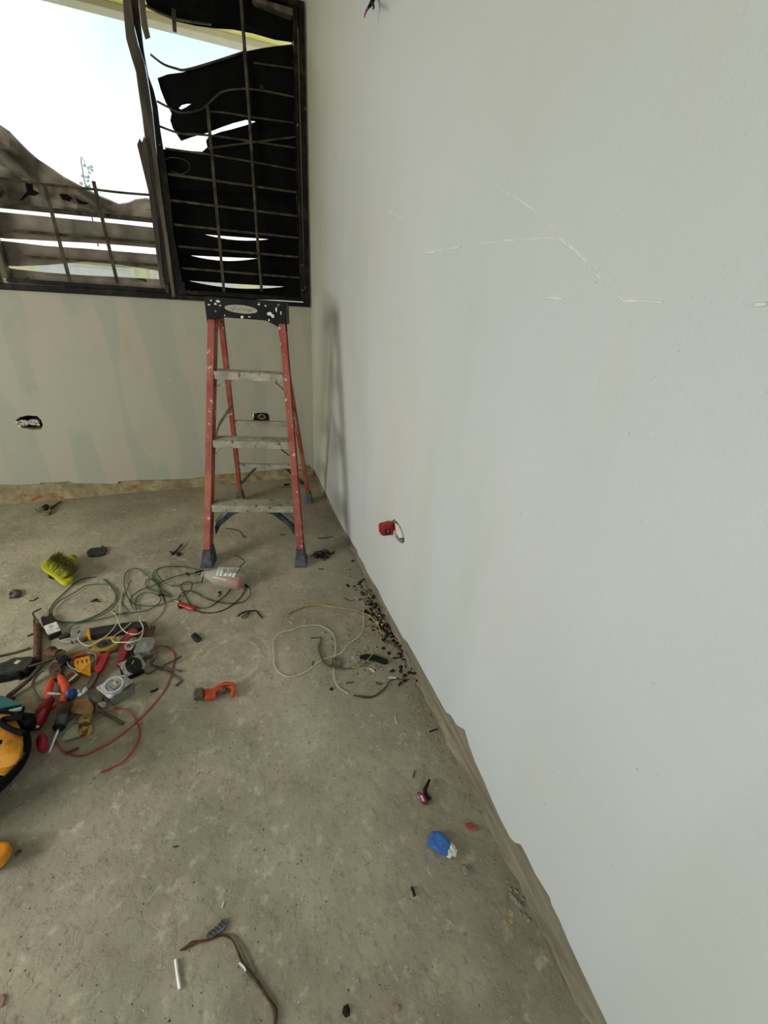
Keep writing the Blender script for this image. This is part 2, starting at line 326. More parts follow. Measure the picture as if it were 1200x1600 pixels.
# mortar fillet at the foot of the back wall
mb = MB(); n = 60; L1 = []; L2 = []; L3 = []
for i in range(n+1):
    x = XL+(X0-XL)*i/n; h = .02+.016*random.random(); L1.append(WALL(x, h, .014)); L2.append(WALL(x, -.001, -.02-.02*random.random())); L3.append(WALL(x, -.002, .014))
mb.add(L1+L2+L3, [(i, i+1, n+2+i, n+1+i) for i in range(n)]+[(i+1, i, 2*n+2+i, 2*n+3+i) for i in range(n)])
build('mortar_ridge', mb, M_BARE, wall_back)
# right wall
COATR = .007
HOLE = [RW(*p) for p in ((612, 814), (616, 811), (620, 815), (627, 824), (631, 836), (632, 846), (629, 850), (623, 846), (617, 838))]
hr = [(p.y, p.z) for p in HOLE]
def rl(pts, d): return [Vector((X0+d, y, z)) for y, z in pts]
outer = [(YF, -.02), (3.2, -.02), (3.2, ZC), (YF, ZC)]
mb = MB(); mb.poly(rl(outer, COATR), rl(outer, TH), [(rl(grow(hr, .9), COATR), rl(grow(hr, .9), TH))])
wall_right = build('wall_right', mb, M_GREYM, kind='structure')
edge = [(493, 738), (499, 750), (505, 763), (512, 777), (518, 790), (524, 803), (531, 816), (537, 827), (545, 838), (550, 848), (558, 860), (560, 868), (568, 880), (573, 893), (583, 910), (590, 920), (599, 940), (607, 955), (618, 975), (630, 997), (636, 1003), (650, 1027), (662, 1050), (675, 1073), (684, 1090), (697, 1113), (704, 1117), (714, 1133), (726, 1140), (733, 1165), (743, 1192), (757, 1222), (768, 1249), (780, 1275), (797, 1309), (804, 1316), (814, 1320), (822, 1335), (836, 1365), (859, 1402), (862, 1414), (875, 1440), (891, 1478), (905, 1508), (925, 1550), (949, 1600)]
ee = [RW(*p) for p in edge]; ee = [(3.2, .05)]+[(p.y, p.z) for p in ee]+[(-.3, .06), (YF, .06)]
co_ = ee+[(YF, ZC), (3.2, ZC)]
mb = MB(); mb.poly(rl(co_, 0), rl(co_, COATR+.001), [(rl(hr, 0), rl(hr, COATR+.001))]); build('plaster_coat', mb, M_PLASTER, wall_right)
# bits of filler standing proud of the right wall
STREAK = mat('filler_streak', (200, 204, 200), (226, 228, 222), 30, .7)
for pts, wd in (([(655, 397), (690, 392), (722, 385)], .0025), ([(752, 380), (790, 376), (870, 371)], .0011), ([(775, 290), (830, 325), (870, 362)], .0008), ([(872, 370), (905, 397), (940, 437), (976, 470)], .0013), ([(976, 470), (1005, 470), (1036, 472)], .0018), ([(848, 463), (880, 467)], .0018), ([(607, 330), (618, 334), (628, 342)], .0018), ([(640, 290), (700, 265)], .0006), ([(1182, 476), (1199, 475)], .003)):
    mb = MB(); mb.tube([RW(*p) for p in pts], wd, 5); build('filler_streak', mb, STREAK, wall_right)
# bumps / pits under the outlet
mb = MB()
for (x, y, r) in ((695, 788, .009), (697, 795, .006), (633, 855, .003), (640, 868, .003), (637, 875, .002), (718, 744, .003), (645, 885, .002)):
    p = RW(x, y); mb.add([p+Vector((-.0025, 0, 0))]+[p+Vector((.0005, r*math.cos(a), r*1.5*math.sin(a))) for a in [i*.785 for i in range(8)]], [(0, 1+i, 1+(i+1) % 8) for i in range(8)])
build('plaster_bump', mb, M_PLASTER, wall_right, smooth=True)
# mortar ledge along foot of right wall
mb = MB(); n = 90; L1 = []; L2 = []; L3 = []
for i in range(n+1):
    y = -.6+3.6*i/n; L1.append(Vector((X0+.009, y, .005+.010*random.random()))); L2.append(Vector((X0-.001-.012*random.random(), y, -.001))); L3.append(Vector((X0+.009, y, -.002)))
mb.add(L1+L2+L3, [(i, i+1, n+2+i, n+1+i) for i in range(n)]+[(i+1, i, 2*n+2+i, 2*n+3+i) for i in range(n)]); build('mortar_ridge', mb, M_GREYM, wall_right)
# left and near walls with the openings the daylight comes through
mb = MB(); oo = [(YF-TH, 0), (3.3, 0), (3.3, ZC), (YF-TH, ZC)]; hh = [(-.1, .7), (1.35, .7), (1.35, 1.75), (-.1, 1.75)]
L = lambda pts, x: [Vector((x, y, z)) for y, z in pts]
mb.poly(L(oo, XL), L(oo, XL-TH), [(L(hh, XL), L(hh, XL-TH))]); build('wall_left', mb, M_SKIM, kind='structure')
mb = MB(); oo = [(XL-TH, 0), (X0+TH, 0), (X0+TH, ZC), (XL-TH, ZC)]; hh = [(-1.6, .02), (-.2, .02), (-.2, 2.2), (-1.6, 2.2)]
L = lambda pts, y: [Vector((x, y, z)) for x, z in pts]
mb.poly(L(oo, YF), L(oo, YF-TH), [(L(hh, YF), L(hh, YF-TH))]); build('wall_front', mb, M_SKIM, kind='structure')
#==================================================================== WINDOWS
def wbox(mb, x0, x1, z0, z1, d0, d1, dz0=0, dz1=0):
    a = [WALL(x0, z0+dz0, d0), WALL(x1, z0+dz1, d0), WALL(x1, z1+dz1, d0), WALL(x0, z1+dz0, d0)]
    return mb.poly(a, [p+NB*(d1-d0) for p in a])
def bpoly(mb, px, d, th=.004, holes=()):
    dd = d if isinstance(d, (list, tuple)) else [d]*len(px)
    T = [BK(x, y, e) for (x, y), e in zip(px, dd)]
    hs = [([BK(x, y, d) for x, y in h], [BK(x, y, d)+NB*th for x, y in h]) for h in holes]
    return mb.poly(T, [p+NB*th for p in T], hs)
W1 = thing('window_1', WALL(-.7, 1.2, .03), 'left window opening with sooty grey bent louvers and a torn crumpled metal sheet', None, kind='structure')
W2 = thing('window_2', WALL(.1, 1.2, .03), 'right window beside the wall corner, charred black bent louvers behind bars', None, kind='structure')
# sills/frames
mb = MB(); wbox(mb, -1.14, -.262, 1.190, 1.222, -.022, .06, 0, .006); build('sill_rail', mb, BURNT, W1, bevel=.003)
mb = MB(); wbox(mb, -1.06, -.262, 1.2235, 1.246, -.006, .05, 0, .004); build('inner_rail', mb, BURNT, W1, bevel=.002)
mb = MB(); wbox(mb, -.262, .524, 1.196, 1.222, -.022, .06, 0, .006); build('sill_rail', mb, BURNT, W2, bevel=.003)
mb = MB(); wbox(mb, -.262, .50, 1.228, 1.250, -.006, .05, 0, .004); build('inner_rail', mb, BURNT, W2, bevel=.002)
mb = MB(); wbox(mb, -1.14, -1.095, 1.222, 2.6, -.022, .06); build('outer_jamb', mb, BURNT, W1, bevel=.003)
mb = MB(); wbox(mb, -1.078, -1.052, 1.246, 2.6, -.008, .05); build('inner_jamb', mb, WEATHER, W1, bevel=.003)
mb = MB(); wbox(mb, -1.14, -.33, 2.56, 2.6, -.02, .06); build('head_rail', mb, BURNT, W1, bevel=.003)
mb = MB(); wbox(mb, .496, .524, 1.222, 2.6, -.022, .06); build('outer_jamb', mb, BURNT, W2, bevel=.003)
mb = MB(); wbox(mb, .466, .4945, 1.25, 2.58, -.012, .05); build('inner_jamb', mb, BURNT, W2, bevel=.004)
mb = MB(); wbox(mb, .4865, .4925, 1.30, 2.50, -.016, -.011); build('jamb_bead', mb, WEATHER, W2)
mb = MB(); bpoly(mb, [(395, -6), (456, 12), (462, 20), (461, 26), (400, 2)], -.004, .05); build('head_rail', mb, WEATHER, W2, bevel=.002)
mb = MB(); wbox(mb, -.24, .524, 2.575, 2.6, -.02, .06); build('lintel_rail', mb, BURNT, W2, bevel=.002)
# mullion: three burnt posts
MUL = [('mullion_post', WEATHER, W1, -.012, .05, [(190, -30), (193, 20), (197, 60), (205, 88), (212, 110), (216, 140), (222, 180), (228, 230), (236, 300), (247, 380), (256, 440), (262, 467), (272, 467), (262, 405), (250, 300), (243, 230), (237, 170), (231, 130), (226, 100), (216, 70), (209, 40), (205, 0), (203, -30)]),
       ('mullion_post', BURNT, W2, -.002, .05, [(204, -30), (206, 0), (210, 40), (217, 70), (227, 100), (232, 130), (238, 170), (244, 230), (251, 300), (263, 405), (273, 467), (290, 466), (283, 430), (272, 370), (266, 310), (258, 250), (250, 200), (246, 165), (240, 140), (232, 118), (228, 97), (224, 75), (220, 40), (216, 0), (214, -30)]),
       ('mullion_bead', WEATHER, W2, -.026, .012, [(233, 200), (240, 200), (252, 300), (262, 370), (274, 464), (269, 464), (256, 370), (245, 300)]),
       ('splintered_strip', WEATHER, W1, -.03, .012, [(214, 226), (218, 216), (222, 222), (225, 212), (230, 230), (238, 290), (247, 350), (256, 446), (250, 447), (241, 370), (232, 300)]),
       ('bent_strip', WEATHER, W2, -.02, .008, [(215, -20), (225, -20), (228, 20), (232, 45), (235, 58), (227, 61), (221, 40)]),
       ('post_foot', BURNT, W2, -.012, .03, [(262, 440), (288, 440), (292, 466), (264, 468)])]
for nm, mm, pr, d, th, px in MUL:
    mb = MB(); bpoly(mb, px, d, th); build(nm, mb, mm, pr, bevel=.001)
# ---- left window: louvers and the crumpled sheet
def louver(px_top, px_bot, dt, db, m, pr, name='louver', bulge=.012):
    """curved sheet between two pixel polylines of equal length"""
    mb = MB(); n = len(px_top); K = 5; front = []; back = []
    for k in range(K+1):
        u = k/K
        for i in range(n):
            x = px_top[i][0]*(1-u)+px_bot[i][0]*u; y = px_top[i][1]*(1-u)+px_bot[i][1]*u
            d = dt*(1-u)+db*u+bulge*math.sin(math.pi*u); p = BK(x, y, d); front.append(p); back.append(p+NB*.0025)
    N = len(front); fs = []
    for k in range(K):
        for i in range(n-1):
            a = k*n+i; fs.append((a, a+1, a+n+1, a+n)); fs.append((N+a+1, N+a, N+a+n, N+a+n+1))
    for k in range(K): fs.append((k*n, (k+1)*n, N+(k+1)*n, N+k*n)); a = k*n+n-1; fs.append((a+n, a, N+a, N+a+n))
    for i in range(n-1): fs.append((i+1, i, N+i, N+i+1)); a = K*n+i; fs.append((a, a+1, N+a+1, N+a))
    mb.add(front+back, fs); return build(name, mb, m, pr, smooth=True)
louver([(-40, 326), (0, 331), (70, 338), (140, 345), (190, 350), (243, 356)], [(-40, 368), (10, 373), (70, 376), (130, 379), (190, 383), (250, 388)], .075, .055, SOOT, W1)
louver([(-20, 374), (12, 377), (70, 384), (130, 388), (190, 393), (252, 398)], [(-10, 415), (28, 416), (75, 414), (130, 409), (190, 414), (258, 425)], .075, .055, SOOT, W1)
louver([(10, 418), (28, 421), (75, 426), (130, 430), (190, 433), (258, 437)], [(10, 440), (28, 442), (75, 445), (130, 448), (190, 452), (258, 456)], .07, .055, SOOT, W1)
# crumpled sheet
top = [(-90, 150), (-40, 172), (0, 195), (15, 205), (30, 221), (45, 236), (60, 249), (80, 262), (100, 276), (120, 287), (140, 297), (158, 306), (174, 313), (185, 318), (200, 316), (212, 311), (228, 309), (246, 313)]
bot = [(-90, 308), (-40, 315), (0, 322), (15, 324), (30, 325), (45, 327), (60, 328), (80, 330), (100, 333), (120, 335), (140, 337), (158, 339), (174, 341), (185, 342), (200, 343), (212, 344), (228, 345), (246, 347)]
mb = MB(); K = 14; n = len(top); fr = []; bk = []
for k in range(K+1):
    u = k/K
    for i in range(n):
        x = top[i][0]*(1-u)+bot[i][0]*u; y = top[i][1]*(1-u)+bot[i][1]*u
        d = .10+.05*math.sin(x*.045+y*.02)+.03*math.sin(y*.09-x*.05)+.012*math.sin(x*.21+k)+(.05*max(0, 1-abs((y-262)-(x-40)*.9)/14))
        if k == 0: y -= 0; d += .02
        p = BK(x, y, d); fr.append(p); bk.append(p+NB*.003)
N = len(fr); fs = []
for k in range(K):
    for i in range(n-1): a = k*n+i; fs += [(a, a+1, a+n+1, a+n), (N+a+1, N+a, N+a+n, N+a+n+1)]
for i in range(n-1): fs.append((i+1, i, N+i, N+i+1)); a = K*n+i; fs.append((a, a+1, N+a+1, N+a))
mb.add(fr+bk, fs); build('crumpled_sheet', mb, SOOT, W1, smooth=True)
for px in ([(38, 283), (50, 283), (52, 296), (62, 302), (54, 306), (44, 305), (34, 314), (31, 312), (42, 299)], [(92, 303), (104, 303), (113, 309), (108, 315), (98, 312)], [(118, 309), (128, 314), (140, 317), (132, 320), (122, 318)]):
    mb = MB(); bpoly(mb, px, .02, .003); build('hanging_scrap', mb, CHAR, W1)
# bars of the left window
def bar(p0, p1, d, pr, r=.008, name='bar', m=BAR, pts=None):
    mb = MB()
    if pts: mb.tube([BK(x, y, d) for x, y in pts], r, 6)
    else: mb.beam(BK(*p0, d), BK(*p1, d), NB, .006, 2*r)
    return build(name, mb, m, pr)
bar(None, None, .012, W1, .0055, pts=[(-30, 276), (0, 279), (70, 288), (130, 294), (190, 301), (240, 305)])
bar((-30, 318), (243, 345), .03, W1, .011); bar((4, 359), (250, 380), .012, W1, .0065); bar((14, 399), (256, 415), .012, W1, .006)
bar((70, 290), (110, 442), .004, W1, .0085); bar((146, 283), (184, 444), .004, W1, .0085)
# ---- right window: charred louvers
P = [
 ([(216, -30), (480, -30), (474, 40), (457, 66), (430, 62), (395, 52), (365, 46), (335, 44), (305, 40), (275, 33), (250, 22), (232, 13)], .05),
 ([(246, 122), (262, 116), (285, 113), (300, 108), (322, 100), (345, 95), (365, 87), (385, 80), (410, 75), (430, 72), (458, 69), (462, 120), (464, 200), (400, 190), (385, 187), (365, 192), (345, 199), (325, 207), (300, 214), (283, 220), (270, 200), (266, 188), (268, 177), (258, 158), (251, 140)], .04),
 ([(322, 220), (326, 213), (345, 206), (362, 202), (383, 196), (400, 190), (464, 194), (468, 305), (262, 296), (252, 233), (285, 235), (316, 237), (324, 230)], .055)]
H = {1: [[(279, 169), (284, 164), (292, 162), (299, 162), (290, 168), (283, 171)]]}
for i, (px, d) in enumerate(P):
    mb = MB(); dd = [d+.012*math.sin(x*.03+y*.05) for x, y in px] if i not in H else d
    bpoly(mb, px, dd, .003, H.get(i, ())); build('bent_louver', mb, CHAR, W2, bevel=0)
def xs_(f): return [(x, f((x-264)/(468-264))) for x in (258, 285, 300, 320, 345, 370, 400, 425, 450, 470)]
def lv(t0, t1, b0, b1, d, sag=0, x0=258, x1=470, lens=None):
    tp = []; bt = []
    for x in (258, 285, 292, 300, 312, 325, 340, 355, 370, 385, 400, 412, 425, 438, 450, 470):
        u = (x-258)/212; y = t0+(t1-t0)*u
        if lens and lens[0] < x < lens[1]:
            s_ = (x-lens[0])/(lens[1]-lens[0]); y += lens[2]*math.sin(math.pi*s_)**.8
        tp.append((x, y)); bt.append((x, b0+(b1-b0)*u+(.8*math.sin(math.pi*u))))
    louver(tp, bt, d+.012, d, CHAR, W2, bulge=.005)
lv(285, 305, 323, 345, .07); lv(318, 335, 361, 377, .062, )
lv(358.5, 376, 397, 406, .062, lens=(309, 427, 7.5)); lv(396.5, 405.5, 436, 449, .062, lens=(296, 405, 7)); lv(434, 448, 462, 470, .062, lens=(286, 450, 9))
# bars of the right window
bar((324, 166), (350, 456), .012, W2, .008); bar(None, None, .012, W2, .009, pts=[(376, -10), (380, 46), (386, 130), (391, 200), (396, 280), (402, 370), (409, 456)])
bar((271, 14), (273, 50), .012, W2, .009, 'broken_bar')
for p0, p1 in (((262, 272), (466, 301)), ((266, 313), (467, 338)), ((272, 351), (468, 372)), ((278, 385), (468, 402)), ((284, 419), (468, 434))): bar(p0, p1, .020, W2, .0055)
for pts in ([(226, 8), (245, 18), (270, 28), (300, 34), (330, 38)], [(235, 85), (255, 100), (275, 107), (290, 109), (330, 98), (385, 80)], [(245, 158), (262, 167), (282, 176), (312, 172), (330, 158), (345, 145), (365, 140), (400, 140), (462, 152)], [(246, 196), (280, 208), (310, 210), (345, 214), (400, 222), (462, 231)], [(322, 174), (350, 176), (400, 184), (460, 192)], [(258, 232), (300, 238), (340, 244), (400, 254), (464, 266)], [(325, 232), (400, 222), (462, 214)], [(396, 98), (458, 107)]):
    bar(None, None, .016, W2, .0048, 'bent_bar', pts=pts)
mb = MB(); mb.tube([BK(256, 250, .018), BK(270, 246, .018), BK(292, 252, .018), BK(296, 264, .018), BK(284, 272, .018), BK(268, 268, .018)], .002); build('hanging_scrap', mb, BAR, W2)
#==================================================================== OUTSIDE
M_SOFF = mat('cream_paint', (234, 232, 132), (242, 240, 156), 4, .8)
M_FASC = mat('grey_render', (196, 190, 172), (206, 200, 184), 5, .8)
M_WHT = mat('white_render', (232, 232, 226), (240, 240, 236), 4, .8)
M_GND = mat('yard_concrete', (176, 172, 160), (196, 192, 180), 2, .9)
eave_z = 2.78
e1 = G(192, 21, eave_z); e2 = G(320, 54, eave_z); dirv = (e2-e1).normalized(); perp = Vector((-dirv.y, dirv.x, 0))
if perp.y < 0: perp = -perp
A = e1-dirv*3; B = e1+dirv*3.2
yw = 3.1
mb = MB(); pts = [Vector((A.x, yw, eave_z)), Vector((B.x, yw, eave_z)), B, A]
mb.poly([p.copy() for p in pts], [p+Vector((0, 0, .12)) for p in pts])
eave = build('roof_eave', mb, M_SOFF, kind='structure', label='cream painted roof eave slab seen through the top of the windows')
mb = MB(); pts = [A-perp*.10, B-perp*.10, B, A]; pts = [p-Vector((0, 0, .035)) for p in pts]
mb.poly(pts, [p+Vector((0, 0, .034)) for p in pts]); build('drip_edge', mb, M_FASC, eave, bevel=.003)
mb = MB(); mb.box((0, 14.2, -.62), 60, 22, .1); build('ground', mb, M_GND, kind='structure', label='pale concrete yard outside the windows')
FY = 7.4
ht = thing('neighbour_house', (-1, FY, -.57), 'pale single-storey house across the yard seen through the lowest louver gaps', 'house')
mb = MB(); mb.box((-1, FY+1.5, .50), 12, 3, 2.14); build('wall', mb, mat('pale_cream_wall', (236, 234, 196), (242, 240, 208), 4, .8), ht)
mb = MB(); mb.box((-1, FY+1.3, 1.64), 12.6, 3.9, .14); build('roof_slab', mb, M_WHT, ht, bevel=.02)
mb0 = None
for i, x in enumerate((-4.6, -3.25, -1.75, -.4, 1.1, 2.5)):
    mb = MB(); mb.box((x, FY-.03, 1.22), 1.15, .06, .62); wf = build('window', mb, M_WHT, ht)
    mb = MB()
    for k in range(4): mb.box((x, FY-.07, .99+k*.15), 1.0, .03, .11)
    build('shutter', mb, mat('window_slats', (226, 230, 230), (236, 238, 238), 8, .5), wf)
# far sapling above the sheet
tp_ = YP(136, 300, 14.); mb = MB(); mb.tube([Vector((tp_.x, 14, -.57)), Vector((tp_.x, 14, tp_.z+.3)), YP(136, 262, 14.)], [.03, .012, .004], 5)
LEAF = mat('leaf', (96, 124, 120), (130, 156, 156), 8, .7)
tr = thing('sapling', (tp_.x, 14, -.57), 'thin sapling far off, its tip above the crumpled grey sheet', 'tree'); build('trunk', mb, IRON, tr)
mb = MB()
for i in range(16):
    q = YP(random.gauss(136, 4), random.uniform(258, 294), 14.+random.uniform(-.2, .2)); a = random.uniform(0, 6.3); u = Vector((math.cos(a), 0, math.sin(a)))*.05; v = Vector((-math.sin(a), .3, math.cos(a)))*.03
    mb.add([q-u, q+v, q+u, q-v], [(0, 1, 2, 3)])
lf = build('foliage', mb, LEAF, tr); lf['kind'] = 'stuff'
#==================================================================== OUTLETS
def vb(o_, cx, cz, w_, h_, d0, d1, k=2.0, m=WHT, n=20, name='receptacle', pr=None, bev=.0015):
    mb = MB(); loop = []
    for i in range(n):
        a = 2*math.pi*i/n; ca, sa = math.cos(a), math.sin(a); loop.append((cx+math.copysign(abs(ca)**(2/k), ca)*w_/2, cz+math.copysign(abs(sa)**(2/k), sa)*h_/2))
    mb.poly([WALL(x, z, d0) for x, z in loop], [WALL(x, z, d1) for x, z in loop]); return build(name, mb, m, pr, bevel=bev)
c1 = (sum(p[0] for p in o1)/len(o1), sum(p[1] for p in o1)/len(o1)); c2 = (sum(p[0] for p in o2)/len(o2), sum(p[1] for p in o2)/len(o2))
def wallbox(cx, cz, w_, h_, pr, m):
    mb = MB(); t_ = .003
    a = [(cx-w_/2, cz-h_/2), (cx+w_/2, cz-h_/2), (cx+w_/2, cz+h_/2), (cx-w_/2, cz+h_/2)]; b_ = grow(a, .93)
    mb.poly(wl(a, .014), wl(a, .060), [(wl(b_, .014), wl(b_, .060))]); mb.poly(wl(a, .0605), wl(a, .0635)); return build('box', mb, m, pr)
ol = thing('outlet', WALL(c1[0], c1[1]-.05, .02), 'white duplex outlet set in a ragged dark hole, left end of the back wall', 'outlet')
wallbox(c1[0]+.004, c1[1]+.004, .135, .066, ol, CHARC)
q = BK(44, 660.5, .004)
OWH = mat('aged_white', (158, 150, 140), (184, 176, 164), 40, .5)
vb(None, q.x-.024, q.z-.001, .049, .034, .004, .02, 2.8, OWH, pr=ol, name='receptacle'); vb(None, q.x+.026, q.z+.001, .049, .034, .003, .02, 2.8, OWH, pr=ol)
for dx, dz in ((-.034, .006), (-.018, -.007), (.014, .008), (.030, .004), (.040, -.004)):
    vb(None, q.x+dx, q.z+dz-.002, .009, .005, .0018, .006, 2, BLACK, 8, 'slot', ol, 0)
for x, y in ((26, 659.5), (30, 666), (57, 658), (60, 663.5)):
    p_ = BK(x, y, -.006); mb = MB(); mb.lathe(p_-NB*.001, p_+NB*.004, [(0, .007), (1, .007)], 8); build('mounting_ear', mb, CHROME, ol)
q2 = BK(410, 653, .004)
o_2 = thing('electrical_box', WALL(c2[0], c2[1]-.04, .02), 'open metal electrical box in the back wall behind the ladder', 'electrical box')
wallbox(c2[0], c2[1], .108, .066, o_2, IRON)
mb = MB(); p_ = WALL(c2[0]+.002, c2[1]-.004, .02)
for a in range(16):
    pass
mb.tube([p_+Vector((.022*math.cos(a*math.pi/8), 0, .016*math.sin(a*math.pi/8))) for a in range(17)], .004, 6, False); build('ring', mb, STEEL, o_2)
mb = MB(); mb.tube([WALL(c2[0]-.03, c2[1]+.012, .03), WALL(c2[0]-.01, c2[1]+.02, .016), WALL(c2[0]+.02, c2[1]+.012, .012), WALL(c2[0]+.035, c2[1]-.01, .02)], .003); build('wire', mb, BLACK, o_2)
# right wall: box with white outlet hanging + red tester
hc = (sum(p[0] for p in hr)/len(hr), sum(p[1] for p in hr)/len(hr))
ow_ = thing('outlet', (X0+.02, hc[0], hc[1]-.05), 'white outlet loose in a ragged hole low on the right wall', 'outlet')
mb = MB(); hb = grow(hr, 1.05); mb.poly(rl(hb, .05), rl(hb, .055)); build('box', mb, CHARC, ow_)
mb = MB(); a = [RW(617, 817), RW(622, 820), RW(627, 830), RW(629, 840), RW(624, 841), RW(619, 833)]
mb.poly([p+Vector((-.001, 0, 0)) for p in a], [p+Vector((.012, 0, 0)) for p in a]); build('receptacle', mb, WHT, ow_, bevel=.001)
for x, y in ((617.5, 814.5), (627, 844)):
    p_ = RW(x, y); mb = MB(); mb.lathe(p_+Vector((-.002, 0, 0)), p_+Vector((.006, 0, 0)), [(0, .006), (1, .006)], 8); build('mounting_ear', mb, STEEL, ow_)
yt = RW(617, 828).y+.012
px = [(594.5, 824), (597, 822), (612, 818), (616, 820), (618, 828), (617, 834), (613, 836), (599, 838), (595.5, 836)]
tt = [YP(x, y, yt) for x, y in px]
ts = thing('red_tester', (RW(617, 828).x-.03, yt, min(p.z for p in tt)), 'small red tester with a dark face sticking out of the outlet in the right wall', 'tester')
mb = MB(); mb.poly(tt, [p+Vector((0, .028, 0)) for p in tt]); build('case', mb, RED, ts, bevel=.003)
mb = MB(); tt = [YP(x, y, yt-.0015) for x, y in ((602, 828), (610, 826), (610, 834), (602, 835.5))]; mb.poly(tt, [p+Vector((0, .003, 0)) for p in tt]); build('face', mb, BLACK, ts)
mb = MB(); tt = [YP(x, y, yt-.003) for x, y in ((604.5, 828.5), (608, 827.5), (608, 832), (604.5, 833))]; mb.poly(tt, [p+Vector((0, .002, 0)) for p in tt]); build('dial', mb, mat('olive_dial', (98, 96, 70)), ts)
# wire stub high on the wall
mb = MB(); mb.tube([RW(585, -12, -.002), RW(583, -2, .02), RW(580, 6, .03), RW(576, 11, .04)], [.004, .007, .006, .004]); sw = build('wire_stub', mb, BLACK, label='short black wire stub with magenta tip sticking out high on the right wall', cat='wire')
mb = MB(); mb.tube([RW(576, 11, .04), RW(572, 18, .045), RW(569, 28, .05)], [.004, .003, .001]); build('wire_tip', mb, mat('magenta_wire', (120, 30, 80)), sw)
mb = MB(); mb.tube([RW(580, 4, .028), RW(584, 9, .045), RW(583, 14, .05)], [.004, .003, .002]); build('wire_end', mb, BLACK, sw)
#==================================================================== LADDER
lx, ly, lyaw, s1, w0, tpr, ln, wr, DD = .0075, 1.8247, -.2296, .3044, .2335, .0676, .2847, .2254, .8004
LU = Vector((math.cos(lyaw), math.sin(lyaw), 0)); LV = Vector((-math.sin(lyaw), math.cos(lyaw), 0)); LZ = Vector((0, 0, 1)); LO = Vector((lx, ly, 0))
def LP(u, v, z): return LO+LU*u+LV*v+LZ*z
FIB = mat('red_orange_fiberglass', (138, 52, 38), (162, 92, 74), 11, .6, 0, .3, 80, .38, .66, spots=(188, 166, 146), ssc=34, sth=.64)
ALU = mat('dirty_aluminium', (132, 126, 108), (172, 166, 148), 14, .6, .35, .4, 60, .35, .65, spots=(94, 88, 74), ssc=40, sth=.62)
CAPM = mat('black_cap_plastic', (14, 15, 16), (28, 29, 30), 20, .6, 0, .2, 60, spots=(150, 152, 148), ssc=34, sth=.68)
GUS = mat('painted_gusset', (44, 48, 52), (74, 78, 82), 20, .5, .3, .2, 60, spots=(196, 198, 196), ssc=26, sth=.69)
FOOT = mat('grey_rubber_foot', (62, 66, 70), (96, 98, 98), 25, .8, 0, .4, 60)
lad = thing('step_ladder', LO, 'red fiberglass step ladder with black paint-spotted cap under the window', 'ladder')
ZT = 1.13
for sg in (-1, 1):
    # front rail: channel open to the outside
    p0 = LP(sg*w0, 0+ln*.05, .05); p1 = LP(sg*(w0-tpr*ZT), ln*ZT, ZT)
    a = -sg
    prof = [(sg*.015, 0), (a*.015, 0), (a*.015, .068), (sg*.015, .068), (sg*.015, .063), (a*.010, .063), (a*.010, .005), (sg*.015, .005)]
    mb = MB(); mb.prof(prof, p0, p1, LU, LV); build('front_rail', mb, FIB, lad, bevel=.0008)
    # rear rail
    p0 = LP(sg*wr, DD, .05); p1 = LP(sg*(w0-tpr*ZT-.022), ln*1.2+.085, ZT+.01)
    prof = [(sg*.011, 0), (a*.011, 0), (a*.011, .034), (sg*.011, .034), (sg*.011, .030), (a*.007, .030), (a*.007, .004), (sg*.011, .004)]
    mb = MB(); mb.prof(prof, p0, p1, LU, -LV); build('rear_rail', mb, FIB, lad, bevel=.0008)
    # feet
    c = LP(sg*w0, .035, 0)
    def ring_(cx, cyv, z, hw, hv): return [LP(cx+a_*hw, cyv+b_*hv, z) for a_, b_ in ((-1, -1), (1, -1), (1, 1), (-1, 1))]
    mb = MB(); mb.loft([ring_(sg*w0, .032, 0, .031, .047), ring_(sg*w0, .032, .012, .031, .047), ring_(sg*(w0-.003), .036, .03, .026, .043), ring_(sg*(w0-.005), .045, .088, .019, .038)]); build('rubber_foot', mb, FOOT, lad, bevel=.003)
    mb = MB(); mb.loft([ring_(sg*wr, DD-.02, 0, .024, .034), ring_(sg*wr, DD-.02, .012, .024, .034), ring_(sg*wr, DD-.019, .075, .016, .026)]); build('rubber_foot', mb, FOOT, lad, bevel=.003)
